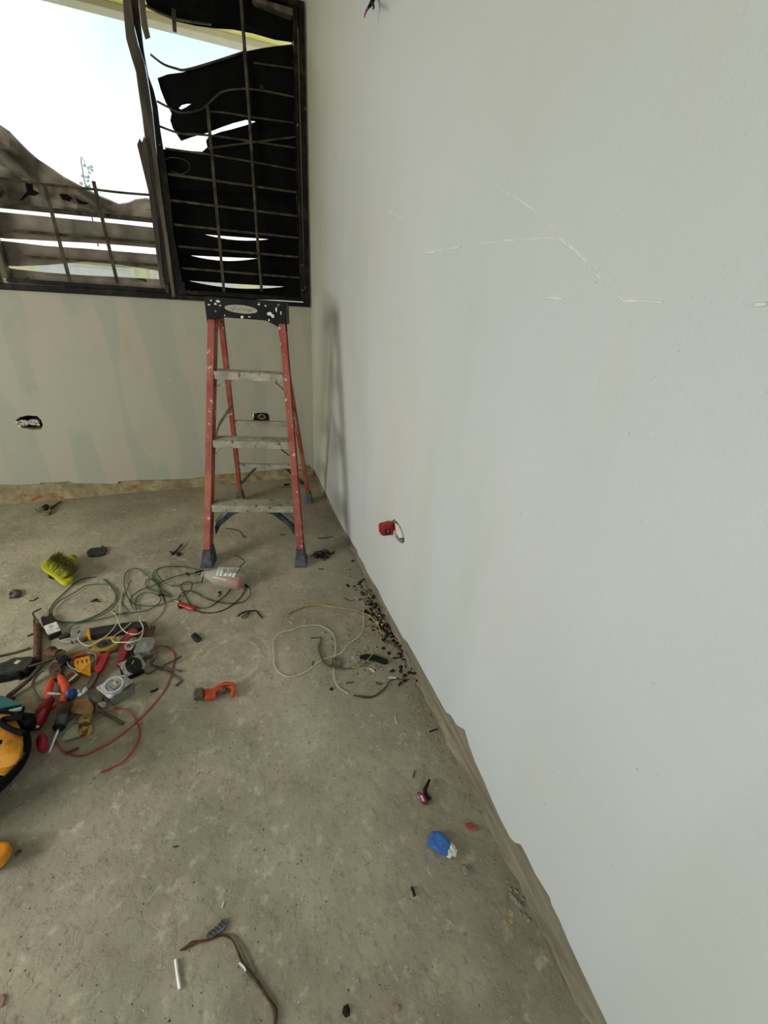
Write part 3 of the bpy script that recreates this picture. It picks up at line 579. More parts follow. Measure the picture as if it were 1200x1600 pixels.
# steps
for k in (1, 2, 3):
    z = k*s1; hw = w0-tpr*z-.016; v0 = ln*z+.001; dp = .082
    st = None; mb = MB()
    prof = [(-.004, 0), (-.004, -.036), (.0, -.036), (0, -.004), (dp-.003, -.004), (dp-.003, -.022), (dp, -.022), (dp, 0)]
    n_ = len(prof); vs = [LP(u, v0+a_, z+b_) for u in (-hw, hw) for a_, b_ in prof]
    tr_ = tessellate_polygon([[Vector((a_, b_, 0)) for a_, b_ in prof]])
    mb.add(vs, [tuple(t_) for t_ in tr_]+[tuple(i+n_ for i in t_) for t_ in tr_]+[(i, (i+1) % n_, n_+(i+1) % n_, n_+i) for i in range(n_)])
    st = build('step', mb, ALU, lad, bevel=.0012)
    mb = MB()
    for j in range(6): mb.beam(LP(-hw+.004, v0+.012+j*.011, z+.0008), LP(hw-.004, v0+.012+j*.011, z+.0008), LV, .004, .0016)
    build('tread_ribs', mb, ALU, st)
    for sg in (-1, 1):
        if k == 1:
            mb = MB(); q = [(sg*(hw), z-.17), (sg*(hw), z-.12), (sg*(hw-.085), z-.03), (sg*(hw-.15), z-.03), (sg*(hw-.10), z-.052), (sg*(hw-.03), z-.115)]
            mb.poly([LP(u, v0-.0, zz) for u, zz in q], [LP(u, v0+.022, zz) for u, zz in q]); build('gusset_brace', mb, GUS, lad, bevel=.002)
            mb = MB(); q = [(sg*(hw-.002), z-.125), (sg*(hw-.085), z-.032), (sg*(hw-.07), z-.032), (sg*(hw-.001), z-.10)]
            mb.poly([LP(u, v0+.022, zz) for u, zz in q], [LP(u, v0+.062, zz) for u, zz in q]); build('gusset_web', mb, STEEL, lad)
        else:
            mb = MB(); mb.beam(LP(sg*hw, v0+.012, z-.075), LP(sg*(hw-.052), v0+.012, z-.030), LV, .026, .004); build('diagonal_brace', mb, ALU, lad)
    if k == 3:
        mb = MB(); mb.beam(LP(-hw+.03, v0+.07, z-.075), LP(-hw+.09, v0+.07, z-.03), LV, .024, .004); build('diagonal_brace', mb, ALU, lad)
# rear horizontals
def rear(z): # half width and v on the rear rails
    t_ = (z-.05)/(ZT-.04); return wr+(w0-tpr*ZT-.022-wr)*t_-.011, DD+(ln*1.2+.085-DD)*t_
for z in (.285, .585):
    hw, v = rear(z); mb = MB(); mb.beam(LP(-hw, v-.02, z), LP(hw, v-.02, z), LV, .012, .028 if z > .4 else .022); mb.beam(LP(-hw, v-.012, z+.012), LP(hw, v-.012, z+.012), LV, .020, .003)
    build('rear_crossbar', mb, ALU, lad, bevel=.0008)
hw, v = rear(.26)
for sg in (-1, 1):
    mb = MB(); mb.beam(LP(sg*hw, v+.0, .155), LP(sg*(hw-.105), v-.012, .272), LV, .034, .012); build('rear_brace', mb, GUS, lad)
# spreader
hwf = w0-tpr*.62
mb = MB(); mb.beam(LP(-hwf+.008, ln*.62+.03, .585), LP(-.2, .40, .625), LZ, .022, .003); mb.beam(LP(-.2, .40, .625), LP(-rear(.68)[0], rear(.68)[1]-.01, .70), LZ, .022, .003); build('spreader', mb, ALU, lad)
mb = MB(); mb.beam(LP(hwf-.008, ln*.62+.03, .585), LP(.2, .40, .625), LZ, .022, .003); mb.beam(LP(.2, .40, .625), LP(rear(.68)[0], rear(.68)[1]-.01, .70), LZ, .022, .003); build('spreader', mb, ALU, lad)
# rivets
for sg in (-1, 1):
    for z in (.13, .30, .46, .61, .75, .91, 1.0):
        u = sg*(w0-tpr*z); mb = MB(); mb.lathe(LP(u, ln*z-.003, z), LP(u, ln*z+.002, z), [(0, .003), (.5, .0045), (1, .0045)], 8); build('rivet', mb, STEEL, lad)
# cap: arched block
vf = ln*1.17-.012
lw, rw_ = -.177, .177
q = [(lw, 1.216), (lw+.006, 1.221), (rw_-.01, 1.219), (rw_, 1.212), (rw_+.002, 1.098), (rw_-.034, 1.098), (rw_-.046, 1.118), (rw_-.085, 1.135), (rw_-.1, 1.138), (-.112, 1.140), (-.128, 1.138), (-.146, 1.122), (lw+.0, 1.112)]
mb = MB(); mb.poly([LP(u, vf, z) for u, z in q], [LP(u, vf+.018, z) for u, z in q]); capo = build('cap', mb, CAPM, lad, bevel=.003)
mb = MB(); q = [(lw, 1.219), (rw_, 1.216), (rw_, 1.205), (lw, 1.207)]; mb.poly([LP(u, vf+.018, z) for u, z in q], [LP(u, vf+.14, z) for u, z in q]); build('cap_top', mb, CAPM, lad, bevel=.002)
for u0 in (lw, rw_-.004):
    mb = MB(); q = [(u0, 1.205), (u0+.005, 1.205), (u0+.005, 1.125), (u0, 1.125)]; mb.poly([LP(u, vf+.018, z) for u, z in q], [LP(u, vf+.135, z) for u, z in q]); build('cap_cheek', mb, DKGREY, lad, bevel=.001)
q = [(-.02+.072*math.cos(a*math.pi/14), 1.178+.017*math.sin(a*math.pi/14)-.03*(.072*math.cos(a*math.pi/14))) for a in range(28)]
PLATE = mat('textured_badge', (138, 138, 122), (168, 166, 148), 120, .6, .3, .6, 200)
mb = MB(); mb.poly([LP(u, vf-.003, z) for u, z in q], [LP(u, vf+.001, z) for u, z in q]); bd = build('badge', mb, PLATE, capo)
mb = MB()
for i in range(9): # worn, unreadable raised letters
    u = -.066+i*.0108; z = 1.1775-.03*(u+.02); mb.box(LP(u, vf-.0036, z), .0016, .0012, .013); mb.box(LP(u+.003, vf-.0036, z+random.choice((-.005, 0, .005))), .005, .0012, .0018); 
    if i % 2: mb.box(LP(u+.0058, vf-.0036, z-.002), .0014, .0012, .009)
build('raised_lettering', mb, ALU, bd)
for (u, z, a, b_) in ((-.158, 1.188, .007, .004), (-.118, 1.204, .010, .006), (-.13, 1.192, .007, .005), (-.11, 1.188, .006, .003), (-.095, 1.149, .003, .003), (-.02, 1.146, .009, .007), (.013, 1.149, .008, .003), (.105, 1.166, .013, .009), (.118, 1.158, .008, .008), (.06, 1.202, .006, .004), (.088, 1.199, .005, .004), (.135, 1.186, .004, .012), (.155, 1.174, .003, .010), (.1, 1.14, .004, .006), (-.148, 1.205, .006, .004)):
    mb = MB(); r_ = [random.uniform(.6, 1.1) for _ in range(9)]; qq = [(u+a*r_[i]*math.cos(i*.698), z+b_*r_[i]*math.sin(i*.698)) for i in range(9)]
    mb.poly([LP(x, vf-.0012, zz) for x, zz in qq], [LP(x, vf+.001, zz) for x, zz in qq]); build('paint_spot', mb, PAPER, capo)
#@@ITEMS
#==================================================================== THINGS ON THE FLOOR
def P3(pts, z0):
    return [G(p[0], p[1], p[2] if len(p) > 2 else z0) for p in pts]
def wire(pts, r, m, label, name='wire', cat='wire', group=None, z0=None, parent=None, k=6):
    mb = MB(); mb.tube(P3(pts, z0 if z0 is not None else r+.0005), r, k)
    if parent: return build(name, mb, m, parent, smooth=True)
    return build(name, mb, m, label=label, cat=cat, group=group, smooth=True)
def slabo(name, px, zt, zb, m, parent=None, label=None, cat=None, bevel=.001, group=None, holes=None):
    mb = MB()
    if holes:
        T = [G(x, y, zt) for x, y in px]; mb.poly(T, [Vector((p.x, p.y, zb)) for p in T], [([G(x, y, zt) for x, y in h], [Vector((G(x, y, zt).x, G(x, y, zt).y, zb)) for x, y in h]) for h in holes])
    else: mb.slab(px, zt, zb)
    return build(name, mb, m, parent, label=label, cat=cat, bevel=bevel, group=group)
def rod(name, pts, r, m, parent=None, label=None, cat=None, z0=None, k=8, group=None, smooth=False):
    mb = MB(); mb.tube(P3(pts, z0 if z0 is not None else r), r, k, smooth); return build(name, mb, m, parent, label=label, cat=cat, smooth=True, group=group)
def lath(name, a, b_, prof, m, parent=None, k=14, flat=1.0, label=None, cat=None):
    mb = MB(); mb.lathe(G(*a), G(*b_), prof, k, flat); return build(name, mb, m, parent, smooth=True, label=label, cat=cat)
def T(name, px, py, label, cat, group=None): return thing(name, G(px, py, 0), label, cat, group)
def ell(cx_, cy_, a, b_, rot=0, n=24):
    c_, s_ = math.cos(math.radians(rot)), math.sin(math.radians(rot)); return [(cx_+a*math.cos(t_)*c_-b_*math.sin(t_)*s_, cy_+a*math.cos(t_)*s_+b_*math.sin(t_)*c_) for t_ in [i*2*math.pi/n for i in range(n)]]
# ---- yellow brush head lying bristles up
br = T('brush_head', 94, 895, 'bright yellow brush head lying bristles up on the floor', 'brush')
blk = [(65, 880), (63.5, 884), (66, 888), (80, 897), (93, 908), (98, 910.5), (104, 910), (111, 906), (114, 899), (108, 890), (92, 876), (84, 871), (79, 870), (70, 874)]
slabo('block', blk, .034, .016, YELLOW, br, bevel=.004)
bris = MB(); fr_ = MB()
base = [(70, 882), (97, 906), (115, 897), (87, 871.5)]
random.seed(3)
for i in range(34):
    for j in range(18):
        u, v = (i+.5)/34, (j+.5)/18; x = base[0][0]*(1-u)*(1-v)+base[1][0]*u*(1-v)+base[2][0]*u*v+base[3][0]*(1-u)*v; y = base[0][1]*(1-u)*(1-v)+base[1][1]*u*(1-v)+base[2][1]*u*v+base[3][1]*(1-u)*v
        p = G(x, y, .033)
        for k in range(2):
            q_ = p+Vector((random.uniform(-.010, .010)+.034+(u-.5)*.02, random.uniform(-.010, .010)+(v-.5)*.02, random.uniform(.034, .044))); a = random.uniform(0, 3.1); w_ = Vector((math.cos(a), math.sin(a), 0))*.0026; w2 = Vector((-w_.y, w_.x, 0))
            (bris if j > 1 else fr_).add([p-w_, p+w_, p+w2, q_], [(0, 1, 3), (1, 2, 3), (2, 0, 3)])
bo = build('bristles', bris, mat('olive_bristles', (52, 54, 16), (108, 110, 26), 60, .8), br); bo['kind'] = 'stuff'
bo = build('front_bristles', fr_, mat('yellow_bristles', (120, 124, 24), (176, 176, 50), 60, .8), br); bo['kind'] = 'stuff'
lath('handle_socket', (106, 880, .035), (114, 871.5, .045), [(0, .014), (.1, .022), (.85, .021), (1, .018)], YELLOW, br)
lath('socket_mouth', (114, 871.5, .045), (115.5, 869.8, .047), [(0, .015), (1, .014)], CHARC, br)
slabo('label_tag', [(75, 897), (82, 894), (88, 899), (84, 905), (76, 903)], .003, .0, DKGREY, br, bevel=0)
# ---- cover plate
pl = slabo('cover_plate', [(135, 862), (140, 857), (145, 855.5), (165, 854), (167, 857), (163, 865), (156, 867), (139, 868), (136, 866)], .012, .002, DKGREY, label='dark grey plastic cover plate on the floor behind the yellow brush', cat='cover', bevel=.003)
slabo('clip', [(158, 854.8), (159, 852.4), (161.5, 852.4), (162, 854.5)], .012, .004, DKGREY, pl, bevel=0)
# ---- burnt splinters left of the ladder
sp_ = T('burnt_splinter', 275, 862, 'burnt wood splinter with side prong, left of the ladder foot', 'splinter')
rod('shard', [(285, 850, .01), (276, 860, .008), (268, 867, .004)], .004, CHARC, sp_, smooth=True)
rod('prong', [(265, 862, .004), (272, 864, .006), (281, 866, .004)], .0035, CHARC, sp_)
slabo('flake', [(277, 864), (281, 862), (283, 865), (279, 868), (276, 867)], .008, .001, CHARC, sp_, bevel=0)
# ---- heap of tangled black wire right of ladder
random.seed(11)
hp = T('tangled_wire_heap', 508, 868, 'small heap of tangled burnt black wire beside the right front ladder foot', 'wire')
for i in range(14):
    x0 = random.uniform(493, 518); y0 = random.uniform(863, 873); a = random.uniform(-.5, .5)
    rod('strand', [(x0-9*math.cos(a), y0-4*math.sin(a), .003), (x0-3, y0-random.uniform(1, 4), random.uniform(.006, .02)), (x0+4, y0+random.uniform(-2, 3), random.uniform(.004, .016)), (x0+9*math.cos(a), y0+6*math.sin(a), .003)], .0024, CHARC, hp, k=5, smooth=True)
# ---- left coil of green wire
wire([(150, 902), (138, 902.5), (128, 905), (117, 911), (106, 921), (95, 931), (84, 942), (78, 953), (77.5, 961), (83, 967), (95, 971), (112, 972.5), (126, 971), (140, 966), (155, 959), (168, 951), (177, 943), (181, 936), (181, 929), (178, 922), (172, 914), (166, 908), (161, 905)], .0022, DGREEN, 'outer turn of the oval green wire coil below the yellow brush', z0=.004)
wire([(172, 914), (160, 912.5), (144, 913), (132, 916), (118, 925), (103, 933), (93, 939), (84, 948), (81, 957), (83, 964), (92, 971), (108, 973), (124, 973), (140, 969), (155, 963), (170, 955), (180, 946), (183, 938), (181, 928), (175, 917)], .0022, GREEN, 'inner turn of the oval green wire coil below the yellow brush', z0=.009)
wire([(200, 956), (182, 961), (160, 967), (140, 971), (122, 975), (112, 978), (108, 984), (109, 992), (115, 999), (124, 1004), (136, 1008)], .0022, GREEN, 'green wire running from the coils over the big black-handled pliers', z0=.012)
# ---- second tangle
wire([(315, 892), (300, 888), (284, 885.5), (262, 885), (248, 888), (240, 894), (239, 903), (246, 914), (256, 923), (266, 930), (267, 932), (258, 930), (246, 924), (234, 921), (228, 915), (228, 908), (234, 904), (244, 907), (250, 916), (253, 930)], .0022, GREEN, 'green wire looping from the clear bottle into the middle tangle', z0=.005)
wire([(181, 960), (200, 958), (222, 955), (238, 950), (250, 940), (251, 934), (243, 929), (230, 926), (220, 928), (213, 935), (211, 944), (213, 952), (209, 951), (203, 940), (197, 926), (194, 912), (195, 899), (201, 891), (212, 888), (224, 894), (238, 906), (247, 916), (250, 928)], .0022, GREEN, 'green wire making the widest loops left of the clear bottle', z0=.008)
wire([(316, 893), (300, 896), (280, 899), (262, 905), (242, 914), (222, 921), (208, 930), (204, 938), (210, 944), (225, 947), (245, 946), (262, 941), (280, 934), (295, 925), (300, 915), (299, 909), (290, 910), (278, 915), (268, 916)], .0022, DGREEN, 'long dark green wire crossing the middle of the tangle', z0=.012)
wire([(316, 909), (305, 911), (295, 912), (283, 914), (272, 915), (258, 911), (248, 900), (245, 893), (252, 887), (268, 885), (285, 886)], .0022, DGREEN, 'short dark green wire curling beside the bottle neck', z0=.016)
wire([(281, 916), (287, 928), (295, 941), (304, 948), (318, 950), (328, 948), (342, 938), (354, 928), (359, 921)], .0022, GREEN, 'thin green wire passing under the red-handled probe', z0=.003)
kt = T('tape_knot', 252, 931, 'black tape knot tying the middle green wires', 'tape')
rod('band', [(248, 930), (256, 929.5)], .0045, BLACK, kt, z0=.015); rod('tail', [(253, 930), (256, 934), (258, 940)], .003, BLACK, kt, z0=.012)
for pts, lb in (([(290, 895), (296, 897), (293, 900)], 'left twist'), ([(305, 894), (311, 893), (318, 891.5), (312, 898)], 'right twist')):
    wire(pts, .003, BLACK, 'blackened wire %s where the green wires meet the bottle neck' % lb, z0=.018)
wire([(316, 890), (319, 893), (317.5, 899), (315.5, 911)], .0022, BLACK, 'short black wire across the mouth of the clear bottle', z0=.034)
wire([(258, 940), (256, 952), (249, 962), (240, 970), (234, 977)], .0018, YEL, 'thin yellowed wire end leaving the green tangle downward', z0=.003)
wire([(264, 940), (272, 938), (280, 941)], .0018, WHITE, 'thin white wire end beside the red-handled probe', z0=.003)
# ---- clear bottle
bt = T('clear_bottle', 350, 905, 'clear plastic bottle on its side holding a red piece, white label peeling', 'bottle')
CLR = glass('clear_plastic', (206, 204, 190), .08, .34)
lath('body', (317, 897, .034), (379, 909, .036), [(0, .017), (.04, .019), (.06, .021), (.09, .017), (.14, .020), (.3, .036), (.38, .041), (.6, .040), (.9, .041), (.97, .036), (1, .026)], CLR, bt, 20)
lath('red_insert', (360, 907, .03), (377, 911, .03), [(0, .024), (.05, .027), (.95, .027), (1, .024)], glass('translucent_red', (166, 26, 40), .3, .7), bt, 8)
lath('red_sleeve', (338, 900, .03), (362, 907, .03), [(0, .004), (.2, .010), (1, .014)], glass('translucent_pink', (180, 70, 70), .3, .55), bt, 10)
mb = MB(); rows = []
for i in range(15):
    u = i/14; row = []
    for px_, py_, z_ in ((342-4*0, 886, .076), (340, 890, .082), (338.5, 895, .080), (337.5, 899.5, .074)):
        x = px_+(374.5-342)*u-(0 if py_ < 890 else (py_-886)*.28*u); row.append(G(x, py_+1.2*u+(1.2 if u > .8 and py_ > 898 else 0), z_+.0022*math.sin(i*1.9)))
    rows.append(row)
vs = [p for r_ in rows for p in r_]; mb.add(vs+[p-Vector((0, 0, .0012)) for p in vs], [(i*4+j, i*4+j+1, i*4+j+5, i*4+j+4) for i in range(14) for j in range(3)]+[(60+i*4+j+1, 60+i*4+j, 60+i*4+j+4, 60+i*4+j+5) for i in range(14) for j in range(3)])
lb_ = build('label', mb, PAPER, bt, smooth=True)
mb = MB()
for i in range(9):
    x = 349+i*2.6
    if i not in (3,): mb.tube([G(x, 888.5, .0835), G(x-1.2, 895.5, .084)], .0011, 4)
build('faded_print', mb, INK, lb_)
wire([(367, 868, .06), (373, 870, .075), (382, 876, .07), (381, 880, .06), (376, 885, .035), (372, 892, .003)], .002, BLACK, 'short stiff black wire standing up behind the clear bottle')
# ---- red probe with black lead
pr = T('red_probe', 292, 947, 'small red-handled probe with a looping black lead beside the bottle', 'probe')
mb = MB(); mb.lathe(G(278, 943, .009), G(304.5, 952, .009), [(0, .004), (.06, .010), (.25, .012), (.35, .009), (.45, .011), (.9, .012), (1, .008)], 12, .8); build('handle', mb, RED, pr, smooth=True)
slabo('finger_loop', ell(281, 945, 3.6, 3.9, 20, 14), .013, .003, DRED, pr, holes=[ell(281, 945, 1.8, 2.2, 20, 10)])
wire([(305, 953), (316, 957), (332, 957.5), (347, 954), (362, 946), (374, 935), (383, 922), (384, 914)], .002, BLACK, '', 'lead', parent=pr, z0=.003)
wire([(283, 941), (279, 935), (284, 927), (294, 923), (306, 926), (322, 935), (342, 941), (362, 943), (380, 940), (390, 932), (392, 924), (389, 917), (382, 912.5)], .002, BLACK, '', 'lead', parent=pr, z0=.006)
lath('lead_plug', (383, 914, .010), (388, 917, .010), [(0, .004), (.5, .006), (1, .003)], BLACK, pr, 8)
wire([(341, 933), (343, 929), (345, 924), (341, 926), (347, 928)], .0016, BLACK, 'tiny crossed black wire scrap below the clear bottle')
# ---- twisted black wire piece
tw = T('black_wire_scrap', 392, 960, 'bent black wire scrap with a curl, between ladder and orange cutter', 'wire')
rod('strand', [(371, 963), (378, 957.5), (388, 955), (395, 954.5), (400, 954.5), (405, 960), (410, 965.5)], .0028, BLACK, tw, smooth=True, z0=.004)
rod('strand', [(378, 965.5), (381, 962), (387, 958), (390, 957), (387, 962), (382, 966)], .0024, DKGREY, tw, smooth=True, z0=.006)
# ---- black square cap
cp_ = slabo('square_cap', [(298, 992.5), (305, 987), (309, 991), (315, 996), (307, 1001.5), (303, 999)], .012, .001, DKGREY, label='small dark square plastic cap alone above the orange cutter', cat='cap', bevel=.002)
slabo('ridge', [(303, 990), (305, 988.4), (311, 996), (309, 998)], .015, .010, BLACK, cp_)
# ---- orange tubing cutter
oc = T('tubing_cutter', 335, 1083, 'orange tubing cutter with ribbed grey-brown knob lying on the bare floor', 'cutter')
CUT = mat('worn_orange_paint', (176, 62, 28), (198, 84, 42), 20, .5, .1, .2, 80, spots=(90, 60, 44), ssc=70, sth=.66)
KNB = mat('grey_brown_knob', (74, 66, 52), (110, 98, 78), 50, .6, .3, .3, 100)
slabo('frame', [(318, 1076), (334, 1074), (338, 1071), (345, 1067), (350, 1064.5), (358, 1064), (365, 1065), (368, 1070), (368, 1078), (366, 1084), (361, 1086), (360, 1082), (362, 1075), (359, 1072), (352, 1072.5), (346, 1075), (338, 1079), (337, 1087), (319, 1090.5)], .026, .006, CUT, oc, bevel=.004)
lath('screw', (334, 1083, .016), (352, 1077, .016), [(0, .006), (.8, .006), (1, .009)], IRON, oc, 10)
lath('roller', (344, 1079.5, .014), (355, 1077, .014), [(0, .007), (.4, .010), (.6, .010), (1, .006)], IRON, oc, 10)
mb = MB(); p0, p1 = G(319, 1083, .021), G(302.5, 1086.5, .021); n_ = 16
d_ = (p1-p0).normalized(); U_ = d_.cross(Vector((0, 0, 1))).normalized(); V_ = U_.cross(d_)
mb.loft([[p0+(p1-p0)*t_+(U_*math.cos(a*math.pi/8)+V_*math.sin(a*math.pi/8))*r_*(1 if a % 2 else .82) for a in range(16)] for t_, r_ in ((0, .013), (.12, .020), (.4, .022), (.8, .022), (1, .014))]); build('knob', mb, KNB, oc, smooth=False, bevel=.001)
# ---- three hex keys
for pts, lb, z in (([(226, 1051), (232, 1053), (250, 1043), (268, 1034), (284, 1025.5)], 'hex key lying uppermost across two others, pointing up and right', .012), ([(241, 1030), (235, 1036), (237, 1039), (255, 1044), (282, 1049)], 'hex key of the right trio with its short end turned up', .006), ([(252, 1045), (265, 1052), (278, 1060), (284, 1064), (275, 1071.5)], 'hex key of the right trio with its short end turned down', .0035)):
    rod('hex_key', pts, .0034, IRON, label=lb, cat='hex key', k=6, z0=z, group='hex keys right of the round outlet')
slabo('dark_chip', [(234, 1079.5), (241, 1077), (246.5, 1074), (247, 1076.5), (241, 1080), (236, 1081)], .005, 0, CHARC, label='small dark chip below the three crossed hex keys', cat='chip')
# ---- red wire
wire([(239, 1018, .03), (243, 1012, .02), (250, 1009), (260, 1010), (268, 1015), (273, 1023), (273, 1032), (270, 1045), (264, 1065), (255, 1082), (243, 1097), (230, 1112), (214, 1128), (200, 1140), (186, 1151), (170, 1162), (152, 1171), (138, 1178), (124, 1181), (112, 1179), (102, 1175), (95, 1169), (89, 1160), (87, 1150), (90, 1140), (98, 1132), (110, 1125), (120, 1120, .02)], .0021, REDW, 'long thin red wire circling from the grey box around the tools')
wire([(177, 1107), (188, 1107), (198, 1110), (208, 1117), (214, 1126), (218, 1138), (218, 1152), (212, 1166), (204, 1178), (193, 1190), (180, 1197), (158, 1207)], .0026, REDW, 'shorter red wire hooking right below the metal outlet box', z0=.006)
wire([(158, 1112), (166, 1109.5), (177, 1107)], .002, STEEL, 'bare stripped end of the shorter red wire', z0=.008)
# ---- metal box with shiny round cover
mbx = T('outlet_box', 178, 1082, 'metal outlet box with shiny round raised cover, centre of the tool pile', 'box')
slabo('body', [(163, 1072), (170, 1066), (200, 1059), (207, 1066), (207, 1072), (178, 1090), (172, 1091)], .034, 0, mat('galvanised', (132, 134, 124), (160, 162, 152), 40, .4, .7), mbx, bevel=.002)
slabo('flange', [(150, 1074), (157, 1070), (163, 1066), (193, 1054), (205, 1062), (207, 1064), (175, 1089), (170, 1091)], .046, .042, mat('light_cast_metal', (170, 170, 162), (192, 192, 186), 30, .5, .2), mbx, bevel=.001, holes=[ell(156, 1074.5, 1.6, 1.2, 0, 8), ell(173.5, 1086, 1.6, 1.3, 0, 8), ell(202, 1064.5, 1.5, 1.2, 0, 8), ell(192.5, 1058, 1.5, 1, 0, 8)])
slabo('raised_ring', ell(177, 1069.5, 17.5, 12, -28, 28), .060, .045, CHROME, mbx, bevel=.002, holes=[ell(177, 1069.5, 14, 9.2, -28, 24)])
slabo('inner_disc', ell(177, 1069.5, 13, 8.6, -28, 24), .049, .045, CHROME, mbx, bevel=.001)
slabo('centre_bracket', [(169, 1069), (184, 1058.5), (192, 1066), (178, 1076)], .060, .050, mat('warm_steel', (168, 152, 138), (190, 176, 162), 40, .35, .7), mbx, bevel=.001, holes=[[(175, 1069.5), (183, 1063.5), (185, 1066), (179, 1071)]])
lath('stud', (179, 1069, .052), (179, 1068, .060), [(0, .006), (1, .006)], CHROME, mbx, 8)
# ---- round black outlet on square plate
ro = T('round_outlet', 205, 1042, 'round black outlet in a square steel plate, above the shiny metal box', 'outlet')
slabo('plate', [(185, 1037), (218, 1021.5), (228, 1038), (226, 1043), (198.5, 1057), (194, 1053)], .034, .031, STEEL, ro, bevel=.001, holes=[ell(188.5, 1037.5, 1.1, 1, 0, 8), ell(216.5, 1024, 1.1, 1, 0, 8), ell(198.5, 1054.5, 1.1, 1, 0, 8), ell(193, 1046, 1.2, 1, 0, 8)])
slabo('face', ell(208.5, 1038, 13, 11.5, -10, 28), .043, .030, BLACK, ro, bevel=.002)
slabo('rear_body', [(186, 1044), (196, 1046), (222, 1038), (224, 1043), (198, 1054), (188, 1050)], .029, 0, BLACK, ro, bevel=.003)
slabo('slot', [(205.8, 1037), (208.5, 1031.5), (209.6, 1032.3), (207, 1037.6)], .0445, .042, STEEL, ro, bevel=0)
slabo('slot', [(201.5, 1041), (204, 1041.6), (203.4, 1043.4), (201, 1042.8)], .0445, .042, CHARC, ro, bevel=0)
slabo('ground_slot', ell(211, 1043, 3, 1.7, -20, 10), .0445, .042, CHARC, ro, bevel=0)
# ---- grey box with pins
gb = T('pin_block', 228, 1010, 'grey plastic block with rusty brown pins, right end of the tool pile', 'terminal block')
slabo('body', [(218, 995), (240, 994.5), (243, 1000), (239, 1012), (234, 1016), (212, 1019), (208, 1015)], .040, .012, mat('mid_grey_plastic', (104, 104, 98), (130, 130, 122), 40, .5), gb, bevel=.003)
slabo('logo_pad', [(224.5, 1003.5), (229.5, 1003), (229, 1007), (224, 1007.5)], .0412, .039, STEEL, gb, bevel=0)
for i, (a, b_) in enumerate((((224, 994), (231, 980)), ((230, 994), (236.5, 979)), ((235.5, 994), (241.5, 978.5)))):
    lath('pin', (*a, .022), (*b_, .022), [(0, .006), (.8, .0065), (1, .004)], RUST, gb, 8)
for i, (a, b_) in enumerate((((222, 1019), (240, 1015)), ((222, 1024), (241, 1020)), ((224, 1029), (238, 1026)))):
    lath('lower_pin', (*a, .012), (*b_, .012), [(0, .005), (.8, .006), (1, .004)], RUST, gb, 8)
rod('copper_loop', [(212, 1022), (219, 1015), (222, 1013), (223, 1018), (218, 1025), (224, 1030), (228, 1033)], .003, RUST, gb, smooth=True, z0=.03)
# ---- red pliers handles + pipe
rp = T('red_pliers', 200, 1010, 'red-handled pliers standing folded between yellow reel and grey block', 'pliers')
slabo('handle', [(190, 999), (197, 987), (200, 984), (204, 990), (203, 1005), (199, 1018), (194, 1030), (186, 1037), (180, 1037), (183, 1022), (187, 1010)], .028, .004, mat('faded_red_grip', (110, 28, 30), (146, 42, 42), 20, .5), rp, bevel=.005)
slabo('handle', [(199, 985), (206, 981), (214, 982), (216.5, 985), (213, 991), (206, 993), (199, 990)], .040, .014, mat('faded_red_grip', (140, 34, 36)), rp, bevel=.005)
slabo('jaw', [(202, 991), (209, 990), (210, 1001), (203, 1006)], .034, .01, RUST, rp, bevel=.002)
pp_ = T('pipe_coupling', 202, 1010, 'short grey metal pipe coupling, open end up, on the red pliers', 'coupling')
mb = MB(); c0 = ell(201, 1010.5, 6.6, 6, 0, 18); c1_ = ell(201, 1010.5, 4.3, 3.8, 0, 18); Tt = [G(x, y, .045) for x, y in c0]; Bb = [G(x+2.5, y-3, .03)+Vector((.01, .022, -.0)) for x, y in c0]
Ti = [G(x, y, .045) for x, y in c1_]; Bi = [p+Vector((.01, .022, -.018)) for p in Ti]
mb.poly(Tt, Bb, [(Ti, [G(x+2.5, y-3, .03)+Vector((.01, .022, 0)) for x, y in c1_])]); build('tube', mb, STEEL, pp_, bevel=.001)
# ---- yellow reel
yr = T('yellow_reel', 163, 1006, 'flat yellow and grey round reel leaning in the tool pile', 'reel')
def tilt(pts, zl, zr, x0=138, x1=188): return [zl+(zr-zl)*(x-x0)/(x1-x0) for x, y in pts]
e_ = ell(163, 1005.5, 25.5, 9.5, -17, 32); mb = MB(); mb.slab(e_, tilt(e_, .024, .036), .0);
Tt = [G(x, y, z) for (x, y), z in zip(e_, tilt(e_, .026, .036))]
mb = MB(); mb.poly(Tt, [p-Vector((0, 0, .018)) for p in Tt]); build('disc', mb, mat('dull_yellow', (136, 114, 38), (164, 142, 64), 30, .5, spots=(70, 62, 40), ssc=40, sth=.62), yr, bevel=.003)
for a_, b_, h_, m_, nm in ((17.5, 7.2, .0015, mat('brown_ring', (110, 92, 48), (150, 130, 80), 30), 'ring'), (13, 5.4, .003, DKGREY, 'hub'), (4.6, 2.1, .0045, BLACK, 'hub_hole')):
    e_ = ell(163.5, 1005.5, a_, b_, -17, 24); Tt = [G(x, y, z+h_) for (x, y), z in zip(e_, tilt(e_, .026, .036))]; mb = MB(); mb.poly(Tt, [p-Vector((0, 0, .004)) for p in Tt]); build(nm, mb, m_, yr)
